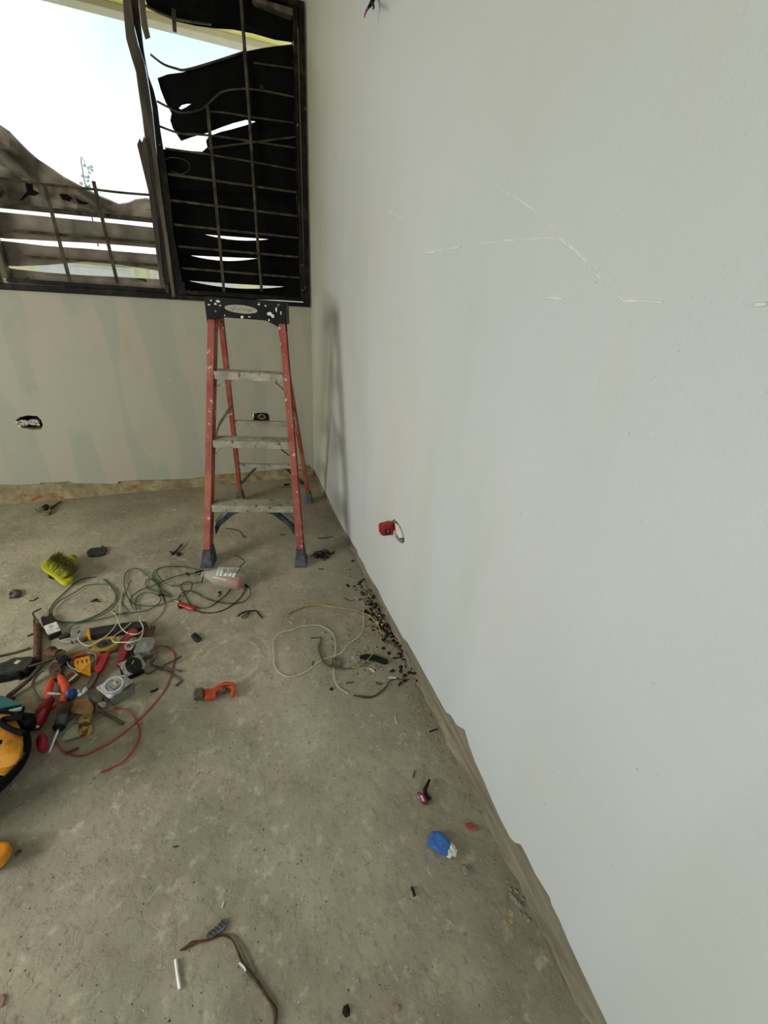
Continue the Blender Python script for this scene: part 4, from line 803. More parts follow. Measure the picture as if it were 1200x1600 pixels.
# ---- big side cutters with black handle
bp_ = T('lineman_pliers', 160, 985, 'large pliers with long black handles and yellow collar, under the wires', 'pliers')
slabo('handle', [(139, 982), (160, 978), (200, 972), (222, 970.5), (229, 972), (230, 976), (222, 980), (190, 985), (160, 990), (140, 993)], .030, .008, mat('black_grip', (34, 34, 32), (52, 50, 46), 30, .5), bp_, bevel=.006)
slabo('collar', [(134, 982.5), (140, 981.5), (141, 993.5), (136, 993)], .032, .006, AMBER, bp_, bevel=.002)
slabo('head', [(110, 985), (118, 982), (126, 985), (136, 983.5), (136, 992), (126, 998), (116, 1001), (111, 998)], .024, .008, STEEL, bp_, bevel=.002)
slabo('jaw', [(90, 995), (96, 990), (103, 987.5), (107, 989), (106, 993), (98, 996), (92, 997.5)], .020, .008, DKGREY, bp_, bevel=.002)
slabo('jaw', [(92, 1000), (102, 997), (112, 996), (118, 999), (110, 1002.5), (98, 1002.5)], .016, .004, STEEL, bp_, bevel=.002)
lath('pivot', (124, 988, .024), (124, 988.01, .028), [(0, .008), (1, .006)], IRON, bp_, 10)
# white wires over the pliers
wire([(191, 925, .003), (188, 945, .004), (187, 962, .012), (181, 976, .036), (172, 988, .038), (160, 998, .036), (149, 1005, .034), (140, 1009, .034), (131, 1007, .03), (124, 1002, .026), (122, 996, .028), (126, 988, .034), (133, 981, .035)], .0018, WHITE, 'cream wire looping over pliers jaws and yellow reel')
wire([(205, 905), (196, 925), (190, 942)], .0012, STEEL, 'faint thin bare wire leading up from the cream loop')
wire([(172, 955, .004), (180, 960, .01), (184, 970, .035), (190, 982, .036), (199, 989, .036), (210, 991, .045), (218, 989, .045), (224, 983, .044), (222, 976, .04), (219, 970, .036), (218.5, 963, .03)], .0018, WHITE, 'cream wire loop resting on the long black pliers handle')
wire([(205, 973, .036), (192, 984, .036), (180, 992, .038), (175, 998, .04), (178, 1003, .042), (188, 1003.5, .046), (205, 1003, .055), (217, 999, .052), (222, 992, .050), (223.5, 984, .048)], .0018, WHITE, 'cream wire sweeping across the red pliers and pipe coupling')
wire([(190, 940), (196, 950), (202, 956)], .0014, GREEN, 'tiny green wire tail left of the tangle')
# ---- amber plastic block
ab = T('amber_connector', 130, 1035, 'amber yellow slotted plastic connector in the middle of the pile', 'connector')
slabo('body', [(116, 1030), (125, 1027), (140, 1024), (142, 1036), (141, 1049), (130, 1048), (121, 1045), (116, 1040)], .030, .004, AMBER, ab, bevel=.002)
slabo('lower_lip', [(118, 1041), (141, 1042), (141.5, 1051), (128, 1050), (119, 1045)], .020, .002, mat('dark_amber', (180, 96, 24), (200, 116, 34)), ab)
for i in range(3): slabo('slot', [(119+i*7, 1033-i), (123+i*7, 1032-i), (121.5+i*7, 1039-i)], .0306, .029, RUST, ab, bevel=0)
slabo('copper_flap', [(104, 1023), (118, 1019), (132, 1017), (136, 1022), (122, 1025), (112, 1030)], .026, .014, mat('orange_brown_plate', (130, 64, 34), (164, 92, 50), 60, .6), ab)
rod('wire_frame', [(97, 1022), (101, 1026), (108, 1040), (118, 1046), (126, 1050), (134, 1042), (146, 1032), (150, 1026), (146, 1021), (136, 1019)], .0016, STEEL, ab, z0=.034, smooth=True)
rod('cross_wire', [(96, 1023), (120, 1016), (136, 1012)], .0018, STEEL, ab, z0=.034)
# ---- red handled scraper / bar
rb_ = T('red_handled_bar', 152, 1045, 'flat dark iron bar with a wide bright red handle', 'tool')
slabo('handle', [(149, 1023), (160, 1021), (170, 1018), (171, 1022), (164, 1036), (158, 1047), (152, 1049), (146, 1045), (149, 1035)], .026, .010, RED, rb_, bevel=.003)
slabo('handle_groove', [(152, 1026), (157, 1025), (152, 1038), (149, 1040)], .0268, .025, DRED, rb_, bevel=0)
slabo('bar', [(146, 1046), (154, 1049), (151, 1058), (144, 1070), (140, 1075), (134, 1073), (138, 1062)], .020, .008, IRON, rb_, bevel=.001)
# ---- orange pliers with rusty head
op = T('orange_pliers', 88, 1075, 'rusty-headed pliers with orange dipped handles at the left of the pile', 'pliers')
slabo('head', [(76, 1042), (81, 1036), (88, 1033.5), (94, 1036), (97, 1046), (94, 1055), (86, 1060), (80, 1058), (76, 1050)], .030, .008, RUST, op, bevel=.003)
lath('pivot', (86, 1050, .030), (86, 1050.01, .034), [(0, .007), (1, .005)], IRON, op, 10)
mb = MB(); mb.tube(P3([(93, 1057), (98, 1064), (102.5, 1074), (102.5, 1086), (97, 1098)], .022), [.009, .012, .0125, .012, .009], 10); build('handle', mb, ORANGE, op, smooth=True)
mb = MB(); mb.tube(P3([(82, 1060), (79, 1070), (76, 1082), (77, 1092), (80, 1100), (84, 1105)], .020), [.008, .011, .0115, .0115, .011, .008], 10); build('handle', mb, ORANGE, op, smooth=True)
rod('handle_spring', [(90, 1060), (87, 1072), (85, 1080)], .002, STEEL, op, z0=.014)
lath('shiny_clip', (75, 1083.5, .038), (95, 1084.5, .036), [(0, .004), (.15, .005), (1, .0025)], CHROME, T('pin', 85, 1084, 'bright steel pin lying across the orange pliers handles', 'pin'), 8)
wire([(76, 1047), (66, 1048), (56, 1056), (50, 1066), (51, 1076), (56, 1086), (64, 1093), (74, 1094)], .0021, mat('grey_green_insulation', (104, 116, 96), (124, 134, 112)), 'grey green wire curving left of the orange pliers')
# ---- blue crimp
bc = T('crimped_connector', 112, 1085, 'crinkled blue plastic cap right of the orange pliers', 'cap')
random.seed(5)
BLU = mat('blue_plastic', (22, 56, 116), (40, 84, 150), 40, .3)
def rr(l, r_, n=12): return [p for p in l]
p0, p1 = G(104, 1087, .022), G(121, 1081, .020); d_ = (p1-p0).normalized(); U_ = d_.cross(Vector((0, 0, 1))).normalized(); V_ = U_.cross(d_)
mb = MB(); mb.loft([[p0+(p1-p0)*t_+(U_*math.cos(a*math.pi/6)+V_*math.sin(a*math.pi/6))*r_*random.uniform(.85, 1.1) for a in range(12)] for t_, r_ in ((0, .014), (.2, .020), (.45, .019), (.7, .016), (1, .008))]); build('crimped_body', mb, BLU, bc)
slabo('shiny_tip', [(119, 1078), (124, 1076.5), (125, 1080), (121, 1082.5)], .024, .012, CHROME, bc)
ks = T('steel_link', 128, 1080, 'small steel link with round eyes beside the blue cap', 'link')
slabo('link', [(120.5, 1085.5), (122, 1084), (128, 1080.5), (130, 1075.5), (133, 1073), (136, 1074.5), (136.5, 1077.5), (133.5, 1079.5), (131, 1083), (125, 1087), (122, 1088)], .036, .033, CHROME, ks, bevel=.0005, holes=[ell(133.3, 1076.3, 1.3, 1.2, 0, 8), [(126, 1082.6), (129.5, 1080.4), (129.8, 1081.6), (127, 1083.6)]])
# ---- club: pipe end and wooden shaft
hm = T('hammer_head', 85, 1018, 'rusty round hammer head with dark collar, left in the pile', 'hammer')
lath('head', (76, 1018, .030), (92, 1022, .030), [(0, .016), (.05, .020), (.3, .021), (.5, .015), (.9, .014), (1, .018)], RUST, hm)
lath('shaft', (90, 1020, .028), (103, 1038, .026), [(0, .013), (.3, .015), (.5, .014), (1, .014)], IRON, hm)
lath('dark_collar', (97, 1030, .030), (104, 1036, .030), [(0, .012), (.2, .017), (.8, .017), (1, .010)], mat('blue_black', (18, 20, 30), (30, 34, 52), 20, .4), hm)
gx = T('breaker', 110, 1046, 'dark grey-brown flat breaker with a steel edge, under the hammer', 'breaker')
slabo('body', [(97, 1040), (104, 1035), (122, 1052), (119, 1057), (109, 1063), (103, 1061), (98, 1052)], .022, .002, mat('brown_grey_plastic', (80, 74, 60), (104, 96, 80), 30, .5), gx, bevel=.002)
slabo('recess', [(105, 1054), (113, 1050), (116, 1054), (108, 1059)], .0226, .021, DRED, gx, bevel=0)
slabo('steel_edge', [(106, 1064), (121, 1052), (122, 1053), (108, 1065)], .024, .020, CHROME, gx, bevel=0)
# ---- upright wood handle, hex keys, black box
rod('rusty_rod', [(58.5, 978, .012), (59, 1000, .012), (58.5, 1035, .012)], .0125, RUST, label='thick rusty brown rod pointing up from the left of the pile', cat='rod', k=12)
rod('hex_key', [(64, 951), (52, 957), (51, 959), (62, 977)], .0035, IRON, label='hex key with short end right, leaning on the black labelled box', cat='hex key', k=6, z0=.020, group='hex keys by the black labelled box')
rod('hex_key', [(53, 966), (53.5, 989), (52, 990), (42.5, 994)], .0028, IRON, label='hex key with short end left, beside the rusty rod', cat='hex key', k=6, z0=.004, group='hex keys by the black labelled box')
bb = T('switch_box', 78, 978, 'small black box with a white printed label', 'box')
slabo('body', [(63, 965), (66, 962), (72, 963), (75, 961), (77, 958), (80, 957.5), (87, 970), (95, 985), (94, 987), (76, 995), (74, 993), (67, 979)], .020, .0, mat('black_box', (30, 28, 26), (46, 44, 40), 30, .45), bb, bevel=.003)
slabo('printed_label', [(67.5, 978.5), (88, 971), (94.5, 984.5), (74.5, 991.5)], .0222, .019, PAPER, bb, bevel=0)
mb = MB()
for u0, v0, u1, v1 in ((.35, .2, .6, .2), (.3, .32, .7, .32), (.38, .44, .66, .44), (.08, .60, .2, .60), (.3, .62, .5, .62), (.75, .72, .92, .68), (.8, .84, .95, .8), (.1, .84, .3, .86), (.35, .84, .5, .84)):
    f_ = lambda u, v: G(67.5+20.5*u+7*v, 978.5-7.5*u+13*v, .0224); mb.tube([f_(u0, v0), f_(u1, v1)], .0010, 4)
build('worn_print', mb, INK, bb)
slabo('foot_slot', [(84, 990.4), (88, 988.6), (89, 989.6), (85, 991.8)], .012, .006, STEEL, bb, bevel=0)
# ---- black adapter far left
ad = T('power_adapter', 25, 1042, 'dark grey clip-sided breaker with a small cream label at left', 'adapter')
slabo('body', [(-4, 1038), (4, 1034), (9, 1033), (14, 1030), (22, 1027), (48, 1025), (53, 1026), (48, 1036), (38, 1046), (30, 1047), (18, 1050), (0, 1051), (-6, 1047)], .034, .010, mat('charcoal_plastic', (46, 46, 44), (66, 65, 62), 30, .5), ad, bevel=.003)
slabo('lower_body', [(-6, 1047), (0, 1051), (18, 1052), (30, 1049), (40, 1046), (52, 1030), (54, 1038), (44, 1050), (30, 1054), (14, 1058), (-6, 1062)], .020, .0, BLACK, ad, bevel=.003)
slabo('cream_label', [(21, 1036), (27, 1031.5), (33, 1032), (26, 1037.5)], .0355, .033, mat('cream_label', (190, 188, 160)), ad, bevel=0)
slabo('knob', [(24, 1047), (32, 1045.5), (31, 1053), (25, 1054)], .030, .0, BLACK, ad, bevel=.002)
rod('iron_lever', [(102, 1018, .045), (70, 1034, .040), (46, 1061, .022), (13, 1088, .010), (11, 1091, .010), (21, 1092, .010)], .0075, IRON, label='long brown iron bar with a hooked lower end', cat='bar', k=8)
rod('thin_rod', [(104, 1021, .060), (70, 1034, .055), (46, 1041, .040)], .003, IRON, label='thin dark rod resting across the iron bar', cat='rod')
rod('thin_rod', [(-6, 1026.5), (24, 1020), (47, 1012.5)], .0042, IRON, label='thin brown rod at left edge above the dark adapter', cat='rod')
# ---- teal box, marker
tb = slabo('teal_box', [(-40, 1080), (0, 1086), (8, 1088), (31, 1098), (33, 1100), (4, 1106), (-40, 1110)], .060, .04, mat('teal_plastic', (30, 84, 86), (44, 104, 104), 20, .4), label='teal plastic box at the left edge above the yellow bag', cat='box', bevel=.002)
slabo('base', [(-40, 1096), (31, 1099), (32.5, 1101), (4, 1108), (-40, 1112)], .040, .0, mat('dark_teal', (20, 48, 52), (30, 62, 66)), tb, bevel=.001)
mk_ = T('white_marker', 26, 1110, 'white marker pen with dark end between teal box and bag', 'marker')
lath('barrel', (14, 1112, .075), (35, 1107.5, .070), [(0, .0055), (1, .006)], WHT, mk_); lath('cap', (35, 1107.5, .070), (38.5, 1107, .069), [(0, .007), (1, .0065)], BLACK, mk_)
# ---- tool bag
bag = T('tool_bag', -25, 1235, 'yellow and black fabric tool bag cut by the left edge', 'bag')
BFAB = mat('black_fabric', (5, 5, 5), (13, 13, 12), 60, 1, 0, .5, 200)
YFAB = mat('yellow_fabric', (180, 116, 10), (198, 136, 18), 30, .75, 0, .4, 160)
L_ = [([(-260, 1420), (-60, 1300), (0, 1246), (28, 1216), (46, 1180), (40, 1140), (-20, 1120), (-260, 1180)], 0),
      ([(-270, 1410), (-60, 1294), (4, 1236), (33, 1208), (52, 1172), (46, 1132), (-16, 1112), (-260, 1170)], .03),
      ([(-270, 1370), (-70, 1270), (-4, 1215), (28, 1192), (51, 1160), (48, 1122), (-20, 1098), (-260, 1150)], .10),
      ([(-270, 1310), (-80, 1225), (-10, 1184), (24, 1165), (49, 1140), (50, 1113), (-10, 1103), (-260, 1125)], .155),
      ([(-260, 1270), (-90, 1200), (-16, 1168), (14, 1155), (36, 1134), (40, 1117), (-10, 1111), (-250, 1120)], .172)]
mb = MB(); mb.loft([[G(x, y, z) for x, y in l] for l, z in L_]); build('body', mb, BFAB, bag, smooth=True, sub=2)
yp = [(-60, 1122), (-20, 1117), (4, 1116), (16, 1117), (23, 1122), (29, 1132), (33, 1144), (34, 1158), (33, 1172), (30, 1184), (23, 1193), (13, 1198.5), (0, 1200), (-20, 1199), (-60, 1197)]
Z_ = lambda x, y: .176+.012*math.sin(max(0, min(1, (y-1116)/84))*math.pi)
Tt = [G(x, y, Z_(x, y)) for x, y in yp]; mb = MB(); cn = G(-10, 1158, .196)
mb.add(Tt+[p+(cn-p)*.35+Vector((0, 0, .008)) for p in Tt]+[cn]+[p-Vector((0, 0, .03)) for p in Tt], [(i, (i+1) % 15, 15+(i+1) % 15, 15+i) for i in range(15)]+[(15+i, 15+(i+1) % 15, 30) for i in range(15)]+[((i+1) % 15, i, 31+i, 31+(i+1) % 15) for i in range(15)])
build('yellow_panel', mb, YFAB, bag, smooth=True)
mb = MB(); pts = P3([(36, 1121), (22, 1122), (8, 1123), (3, 1127), (6, 1133), (18, 1140), (30, 1144), (38, 1146)], .196); mb.tube(pts, .007, 8); build('strap_loop', mb, BFAB, bag, smooth=True)
mb = MB(); mb.slab([(20, 1111), (38, 1111.5), (54, 1113), (53, 1122), (50, 1130), (38, 1134), (30, 1124)], .19, .16); build('flap', mb, BFAB, bag, bevel=.006)
mb = MB(); mb.tube(P3([(36, 1140), (41, 1155), (41, 1172), (35, 1188), (26, 1202), (12, 1216), (-10, 1230)], .165), .010, 8); build('piping', mb, BFAB, bag, smooth=True)
rod('zip_pull', [(34, 1186), (38, 1176)], .002, DKGREY, bag, z0=.182)
lath('eyelet', (-1, 1160, .205), (-1, 1160.01, .210), [(0, .006), (1, .005)], BFAB, bag)
# red knob beside bag
rk = T('red_knob', 66, 1160, 'round dark pink-red knob poking out right of the tool bag', 'knob')
lath('knob', (57, 1164, .026), (76, 1157, .022), [(0, .014), (.12, .021), (.3, .026), (.5, .0285), (.7, .026), (.88, .019), (.97, .010), (1, .003)], mat('pink_red_plastic', (126, 14, 34), (150, 24, 44), 20, .45), rk, 16)
# dark red utility knife
uk = T('utility_knife', 66, 1118, 'dark red and black grip with pale tip, between bag and orange pliers', 'knife')
mb = MB(); mb.tube(P3([(79, 1092), (74, 1101), (67, 1112), (60, 1127), (55, 1137)], .026), [.012, .018, .020, .018, .014], 10); build('grip', mb, DRED, uk, smooth=True)
mb = MB(); mb.tube(P3([(70, 1109, .040), (64, 1120, .041), (58, 1130, .038)], .03), [.006, .009, .005], 8); build('red_inlay', mb, RED, uk, smooth=True)
lath('pale_tip', (58, 1133, .034), (54.5, 1138, .030), [(0, .007), (.5, .008), (1, .004)], WHT, uk, 10)
# screwdriver
sd = T('screwdriver', 93, 1135, 'screwdriver with brown and grey handle, shaft pointing down', 'screwdriver')
lath('handle', (104, 1100, .028), (98, 1120, .022), [(0, .012), (.1, .019), (.6, .018), (1, .0165)], mat('dark_brown_plastic', (52, 34, 24), (74, 50, 36), 30, .5), sd)
lath('grey_sleeve', (98, 1120, .022), (93, 1135, .018), [(0, .0165), (.5, .0170), (.8, .015), (1, .013)], mat('blue_grey_plastic', (58, 62, 64), (76, 80, 80), 30, .5), sd)
lath('collar', (93, 1135, .018), (91, 1140, .016), [(0, .014), (.2, .018), (1, .013)], BLACK, sd)
lath('shaft', (91, 1140, .016), (77, 1175.5, .005), [(0, .0042), (.96, .0036), (1, .0045)], CHROME, sd, 10)
# rusty bracket box etc
rbx = T('rusty_cover', 127, 1107, 'rusty brown flat metal cover below the blue cap', 'cover')
slabo('plate', [(113, 1100), (118, 1094), (126, 1091), (144, 1098), (146, 1104), (143, 1117), (136, 1116), (124, 1112), (109, 1110)], .026, .012, mat('brown_varnish', (104, 72, 36), (136, 100, 56), 30, .45), rbx, bevel=.002)
rod('steel_edge', [(110, 1111), (137, 1116.5)], .0022, STEEL, rbx, z0=.02)
gp = T('grey_bracket', 150, 1088, 'dark grey flat bracket with a steel lug, left of the metal box', 'bracket')
slabo('plate', [(136, 1082), (141, 1076), (147, 1078), (161, 1087), (159, 1094), (150, 1096), (138, 1086)], .026, .010, mat('olive_grey', (66, 66, 54), (88, 88, 74), 40, .5), gp, bevel=.001)
slabo('steel_lug', [(152, 1099), (159, 1095), (167, 1098), (163, 1105), (158, 1104)], .020, .014, STEEL, gp, holes=[ell(162.5, 1100, 1.2, 1, 0, 8)])
rod('rusty_arm', [(140, 1090), (150, 1100), (152, 1108), (156, 1112)], .006, RUST, gp, z0=.014)
rod('iron_pin', [(151, 1109, .02), (160, 1113, .014), (193, 1130.5, .006)], .0055, IRON, label='iron pin sticking out right of the rusty cover', cat='pin')
yb = T('rusty_bracket', 136, 1130, 'yellow-brown rusted bracket with two openings, at the bottom of the pile', 'bracket')
YR = mat('yellow_rust', (150, 118, 62), (188, 158, 104), 50, .5, .4, .4, 90, spots=(110, 66, 28), ssc=60, sth=.56)
slabo('upper_tab', [(125, 1121), (128, 1118), (143, 1115.5), (143, 1120), (141, 1130), (134, 1129), (124, 1131), (122, 1127)], .016, .008, YR, yb, bevel=.001, holes=[[(129, 1122), (135, 1119.5), (138, 1121), (132, 1123)]])
slabo('lower_tab', [(122, 1136), (132, 1128), (144, 1130), (144, 1141), (138, 1146), (122, 1150)], .014, .0, YR, yb, bevel=.001)
slabo('dark_lip', [(122, 1134), (132, 1127.5), (144, 1129), (140, 1131), (131, 1131.5), (123, 1138)], .018, .012, IRON, yb, bevel=0)
gpl = T('steel_plate', 110, 1142, 'thin bare steel plate with a cut corner, left of the rusted bracket', 'plate')
slabo('sheet', [(101, 1146), (114, 1134), (123, 1130), (122, 1150), (97, 1157)], .010, .007, mat('grey_sheet', (146, 146, 132), (160, 160, 146), 20, .5, .3), gpl, bevel=0)
# staples
for i in range(6):
    x = 103+i*3.6; y = 1178-i*1.6; rod('staple', [(x-1, y+2, .002), (x-.5, y-3, .007), (x+1.5, y-2.5, .007), (x+1.5, y+2, .002)], .0013, IRON, label='small blackened staple in a row below the steel plate', cat='staple', k=5, group='staples below the steel plate')
# yellow thing bottom-left
yl = T('yellow_tool', 4, 1335, 'amber yellow tool end at the left edge, lower down the floor', 'tool')
slabo('body', [(-50, 1310), (0, 1313), (12, 1314), (15, 1320), (13, 1328), (2, 1344), (-20, 1356), (-50, 1362)], .040, .014, AMBER, yl, bevel=.006)
slabo('underside', [(-50, 1320), (14, 1326), (4, 1346), (-20, 1358), (-50, 1364)], .020, 0, BLACK, yl, bevel=.003)
# ---- small floor debris
lr = T('wire_ring', 22, 928, 'small crushed dark metal ring on the floor, upper left', 'ring')
rod('coil', [(15, 929), (18, 925), (24, 925), (27, 929), (23, 932), (18, 932), (17, 929), (21, 927)], .0035, IRON, lr, z0=.010, smooth=True)
rod('coil', [(15, 934), (22, 933.5), (29, 932), (32, 927), (29, 923), (21, 922)], .0045, DKGREY, lr, z0=.007, smooth=True)
rod('wire_scrap', [(46, 938.5), (52, 938.5), (56, 936), (59.5, 933.5)], .002, CHARC, label='small curved dark wire scrap right of the crushed ring', cat='wire', smooth=True)
rk_ = T('dark_lump', 149, 937, 'small dark lump inside the left green coil', 'lump'); mb = MB(); mb.rock(G(149, 938, .004), .012, .7); build('lump', mb, CHARC, rk_); rod('stem', [(141, 940), (150, 939), (157, 940.5)], .002, CHARC, rk_, z0=.004)
bs = T('burnt_scrap', 72, 797, 'charred scrap of wood and paper near the foot of the back wall', 'scrap')
slabo('flake', [(57, 798), (62, 792), (70, 788), (76, 792), (80, 797), (76, 802), (62, 803)], .018, .001, mat('grey_ash', (92, 86, 68), (130, 122, 100), 40, .9), bs); slabo('curl', [(66, 790), (72, 787), (76, 789), (73, 795), (68, 796)], .028, .012, CHARC, bs)
rod('twig', [(80, 794, .006), (88, 788, .01), (95, 784, .006)], .004, CHARC, bs); rod('twig', [(56, 796, .006), (64, 803, .006), (80, 801, .006)], .0028, CHARC, bs)
for pts, lb in (([(352, 826), (358, 826), (372, 829), (378, 834), (380, 839), (384, 839)], 'thin dark wire scrap on the floor between the ladder feet'), ([(438, 836), (447, 835)], 'short black splinter behind the right front ladder foot'), ([(372, 841), (388, 840)], None), ([(497, 841), (512, 840), (520, 838)], 'thin wire by the wall beyond the black wire heap'), ([(498, 889), (506, 889.5)], 'tiny black splinter below the black wire heap')):
    if lb: rod('splinter', pts, .0022, CHARC, label=lb, cat='splinter', smooth=True)
rod('metal_strip', [(433, 760.5), (455, 761)], .0025, IRON, label='thin metal strip on the floor under the rear of the ladder', cat='strip')
slabo('dark_flake', [(443, 756), (452, 755), (451, 758), (444, 758)], .006, 0, CHARC, label='dark flake on the floor under the rear of the ladder', cat='flake')
# ---- wires near right wall
wire([(564, 937), (567, 945), (567.5, 955), (567.5, 975), (565, 988), (560, 995), (549, 1003), (541, 1009), (534, 1019), (527, 1023), (515, 1027), (500, 1032), (490, 1040), (478, 1049), (465, 1055), (452, 1057), (440, 1054), (432, 1047), (428, 1038), (427, 1018), (427, 1003), (432, 993), (442, 987), (456, 984), (470, 979), (484, 977), (498, 977), (510, 982), (519, 990), (523, 1000), (524, 1012), (522, 1030), (521, 1050), (523, 1064), (530, 1075), (544, 1084)], .0013, WHITE, 'long cream wire looped on the floor beside the wall debris', z0=.005)
wire([(540, 920), (556, 920), (565, 921), (574, 927), (580, 936), (587, 937)], .0014, YEL, 'yellowed wire piece at the far end of the wall debris', z0=.006)
wire([(446, 963), (455, 955), (470, 949), (483, 946), (500, 945), (520, 948), (548, 952), (566, 957), (577, 962), (588, 973), (594, 985), (594, 1000), (591, 1012), (580, 1025), (570, 1035), (559, 1041), (550, 1043)], .0021, YEL, 'long yellowed wire arching right through the wall debris', z0=.009)
wire([(451, 960), (462, 952), (478, 948), (492, 945), (505, 946)], .0017, mat('burnt_orange_wire', (130, 84, 40), (150, 104, 58)), 'short burnt orange wire doubling the yellowed wire end', z0=.005)
wire([(501, 995), (500, 1005), (498, 1015), (502, 1027), (507, 1036), (515, 1041), (525, 1043), (532, 1039), (532, 1031), (526, 1028), (520, 1032), (523, 1041), (535, 1045), (550, 1043), (556, 1040)], .0034, mat('grey_burnt_wire', (74, 68, 56), (104, 96, 80), 30, .8), 'burnt grey-brown wire with a small loop, inside the cream wire', z0=.005)
wire([(552, 1086), (562, 1088), (573, 1089.5), (584, 1088), (595, 1081), (603, 1073), (608, 1065), (618, 1061), (630, 1062), (640, 1061)], [.002, .003, .0035, .003, .0025, .002, .002, .0018, .0018, .0018], mat('dark_brown_wire', (60, 50, 42), (84, 72, 60)), 'dark brown wire curving up to the wall below the debris', z0=.004)
cb_ = slabo('charred_strip', [(562, 1024), (572, 1021.5), (585, 1022.5), (606, 1030), (607, 1035), (600, 1036), (582, 1030), (572, 1029), (563, 1028)], .010, .002, BLACK, label='charred black strip lying in the debris by the right wall', cat='strip')
random.seed(21)
def bits(n, f, mlist, name, label, cat, grp, rmin, rmax, sq=.6):
    for i in range(n):
        x, y = f(i); mb = MB(); mb.rock(G(x, y, 0), random.uniform(rmin, rmax), sq)
        build(name, mb, random.choice(mlist), label=label, cat=cat, group=grp)
for (x, y, r_, m_, nm, lb) in ((566, 929, .012, mat('maroon', (84, 30, 26), (110, 44, 34)), 'maroon_lump', 'maroon lump at the far end of the wall debris'), (604, 983, .014, mat('brick_red', (104, 46, 36), (132, 62, 48)), 'brick_lump', 'brick-red lump in the debris against the wall'), (590, 973, .010, PAPER, 'plaster_crumb', 'largest white plaster crumb in the wall debris'), (596, 976, .008, PAPER, 'plaster_crumb', 'white plaster crumb right beside the largest one'), (593, 962, .007, WHT, 'plaster_crumb', 'small white crumb above the largest plaster crumb'), (580, 945, .016, CHARC, 'charcoal_lump', 'black charcoal lump beside the wall, far end of the debris'), (583, 960, .014, CHARC, 'charcoal_lump', 'black charcoal lump above the white plaster crumbs'), (517, 1001, .012, STONE, 'stone_chip', 'pale stone chip inside the cream wire loop'), (518, 1077, .010, CHARC, 'charcoal_lump', 'lone black lump below the cream wire loop')):
    mb = MB(); mb.rock(G(x, y, 0), r_, .7); build(nm, mb, m_, label=lb, cat='debris')
for pts, m_, lb, r_ in (([(571, 979), (581, 978.5)], REDW, 'short red wire bit left of the white crumbs', .002), ([(577, 1044), (585, 1049)], WHT, 'short white stick below the charred strip', .0025), ([(607, 1058.5), (619, 1059)], WHT, 'white stick above the dark brown wire', .003), ([(587, 1066), (592, 1069), (597, 1068)], IRON, 'short curved brown scrap inside the dark brown wire', .0028), ([(623, 1071), (627, 1066)], CHARC, 'short black stub right of the dark brown wire', .004), ([(541, 1067), (552, 1066)], IRON, 'short grey-brown twig left of the curved scrap', .0022), ([(614, 1028), (624, 1028)], CHARC, 'short black stick right of the charred strip', .003), ([(609, 1049.5), (616, 1049)], CHARC, 'small black stick below right of the charred strip', .0025), ([(601, 1003), (612, 1004), (620, 1012), (628, 1020)], mat('brown_root', (70, 52, 38), (96, 70, 50)), 'brown knotted twig against the foot of the wall', .004), ([(537, 934), (545, 938), (552, 939)], IRON, 'thin brown twig left of the maroon lump', .002), ([(486, 997), (499, 996)], IRON, 'short twig at the top of the burnt wire', .002), ([(489, 1033), (488, 1040)], IRON, 'tiny curved twig inside the cream wire bottom', .002), ([(671, 1143), (684, 1139)], CHARC, 'short black stick near the wall below the debris', .0022), ([(617, 1120), (620, 1130)], WHT, 'short white splinter on the floor below the wall debris', .0015), ([(666, 1060), (664, 1078)], WHT, 'white splinter leaning at the foot of the right wall', .0018)):
    rod('scrap', pts, r_, m_, label=lb, cat='scrap', smooth=True, k=6)
# crumbs: uncountable
def crumbs(name, n, f, m, rmin, rmax, label):
    mb = MB()
    for i in range(n):
        x, y = f(); mb.rock(G(x, y, 0), random.uniform(rmin, rmax), .6)
    build(name, mb, m, label=label, cat='debris', kind='stuff')
def wallx(y): return 560+(y-905)*.545 if y < 1080 else 655.4+(y-1080)*.517
def f1():
    y = random.gauss(968, 30) if random.random() < .6 else random.uniform(905, 1065); return wallx(y)+10-abs(random.gauss(0, 15)), y
crumbs('charred_crumbs', 240, f1, CHARC, .002, .0115, 'black charred crumbs heaped along the foot of the right wall')
crumbs('pale_crumbs', 150, f1, STONE, .002, .009, 'pale gritty crumbs heaped along the foot of the right wall')
def f2():
    y = 1055+abs(random.gauss(0, 90)); return wallx(y)-random.uniform(0, 26), y
crumbs('wall_grit', 300, f2, STONE, .0012, .0042, 'grey grit along the right wall below the debris')
crumbs('strip_crumbs', 90, lambda: (random.gauss(578, 16), random.gauss(1034, 8)), CHARC, .0012, .004, 'dark crumbs scattered around the charred strip')
crumbs('floor_specks', 120, lambda: (random.gauss(545, 26), random.gauss(985, 26)), CHARC, .001, .0032, 'dark specks inside the cream wire loop')
crumbs('scattered_specks', 260, lambda: (random.uniform(0, 780), random.uniform(1060, 1600)), mat('speck_mix', (60, 56, 48), (190, 184, 166), 30, .9, lo=.48, hi=.52), .0008, .0024, 'tiny specks scattered over the near floor')
crumbs('far_specks', 160, lambda: (random.uniform(0, 300), random.uniform(800, 1060)), mat('speck_mix', (60, 56, 48)), .001, .004, 'tiny specks scattered over the far floor')
# bigger pebbles in the row near the wall
for i, (x, y, r_) in enumerate(((800, 1400, .010), (807, 1408, .008), (812, 1414, .009), (817, 1405, .006), (797, 1388, .006), (806, 1392, .007), (826, 1437, .007), (820, 1430, .006), (792, 1376, .004), (812, 1425, .005), (803, 1396, .006))):
    mb = MB(); mb.rock(G(x, y, 0), r_, .6); build('pebble', mb, STONE, label='grey mortar pebble in the small row beside the near right wall', cat='pebble', group='mortar pebbles beside the near right wall')
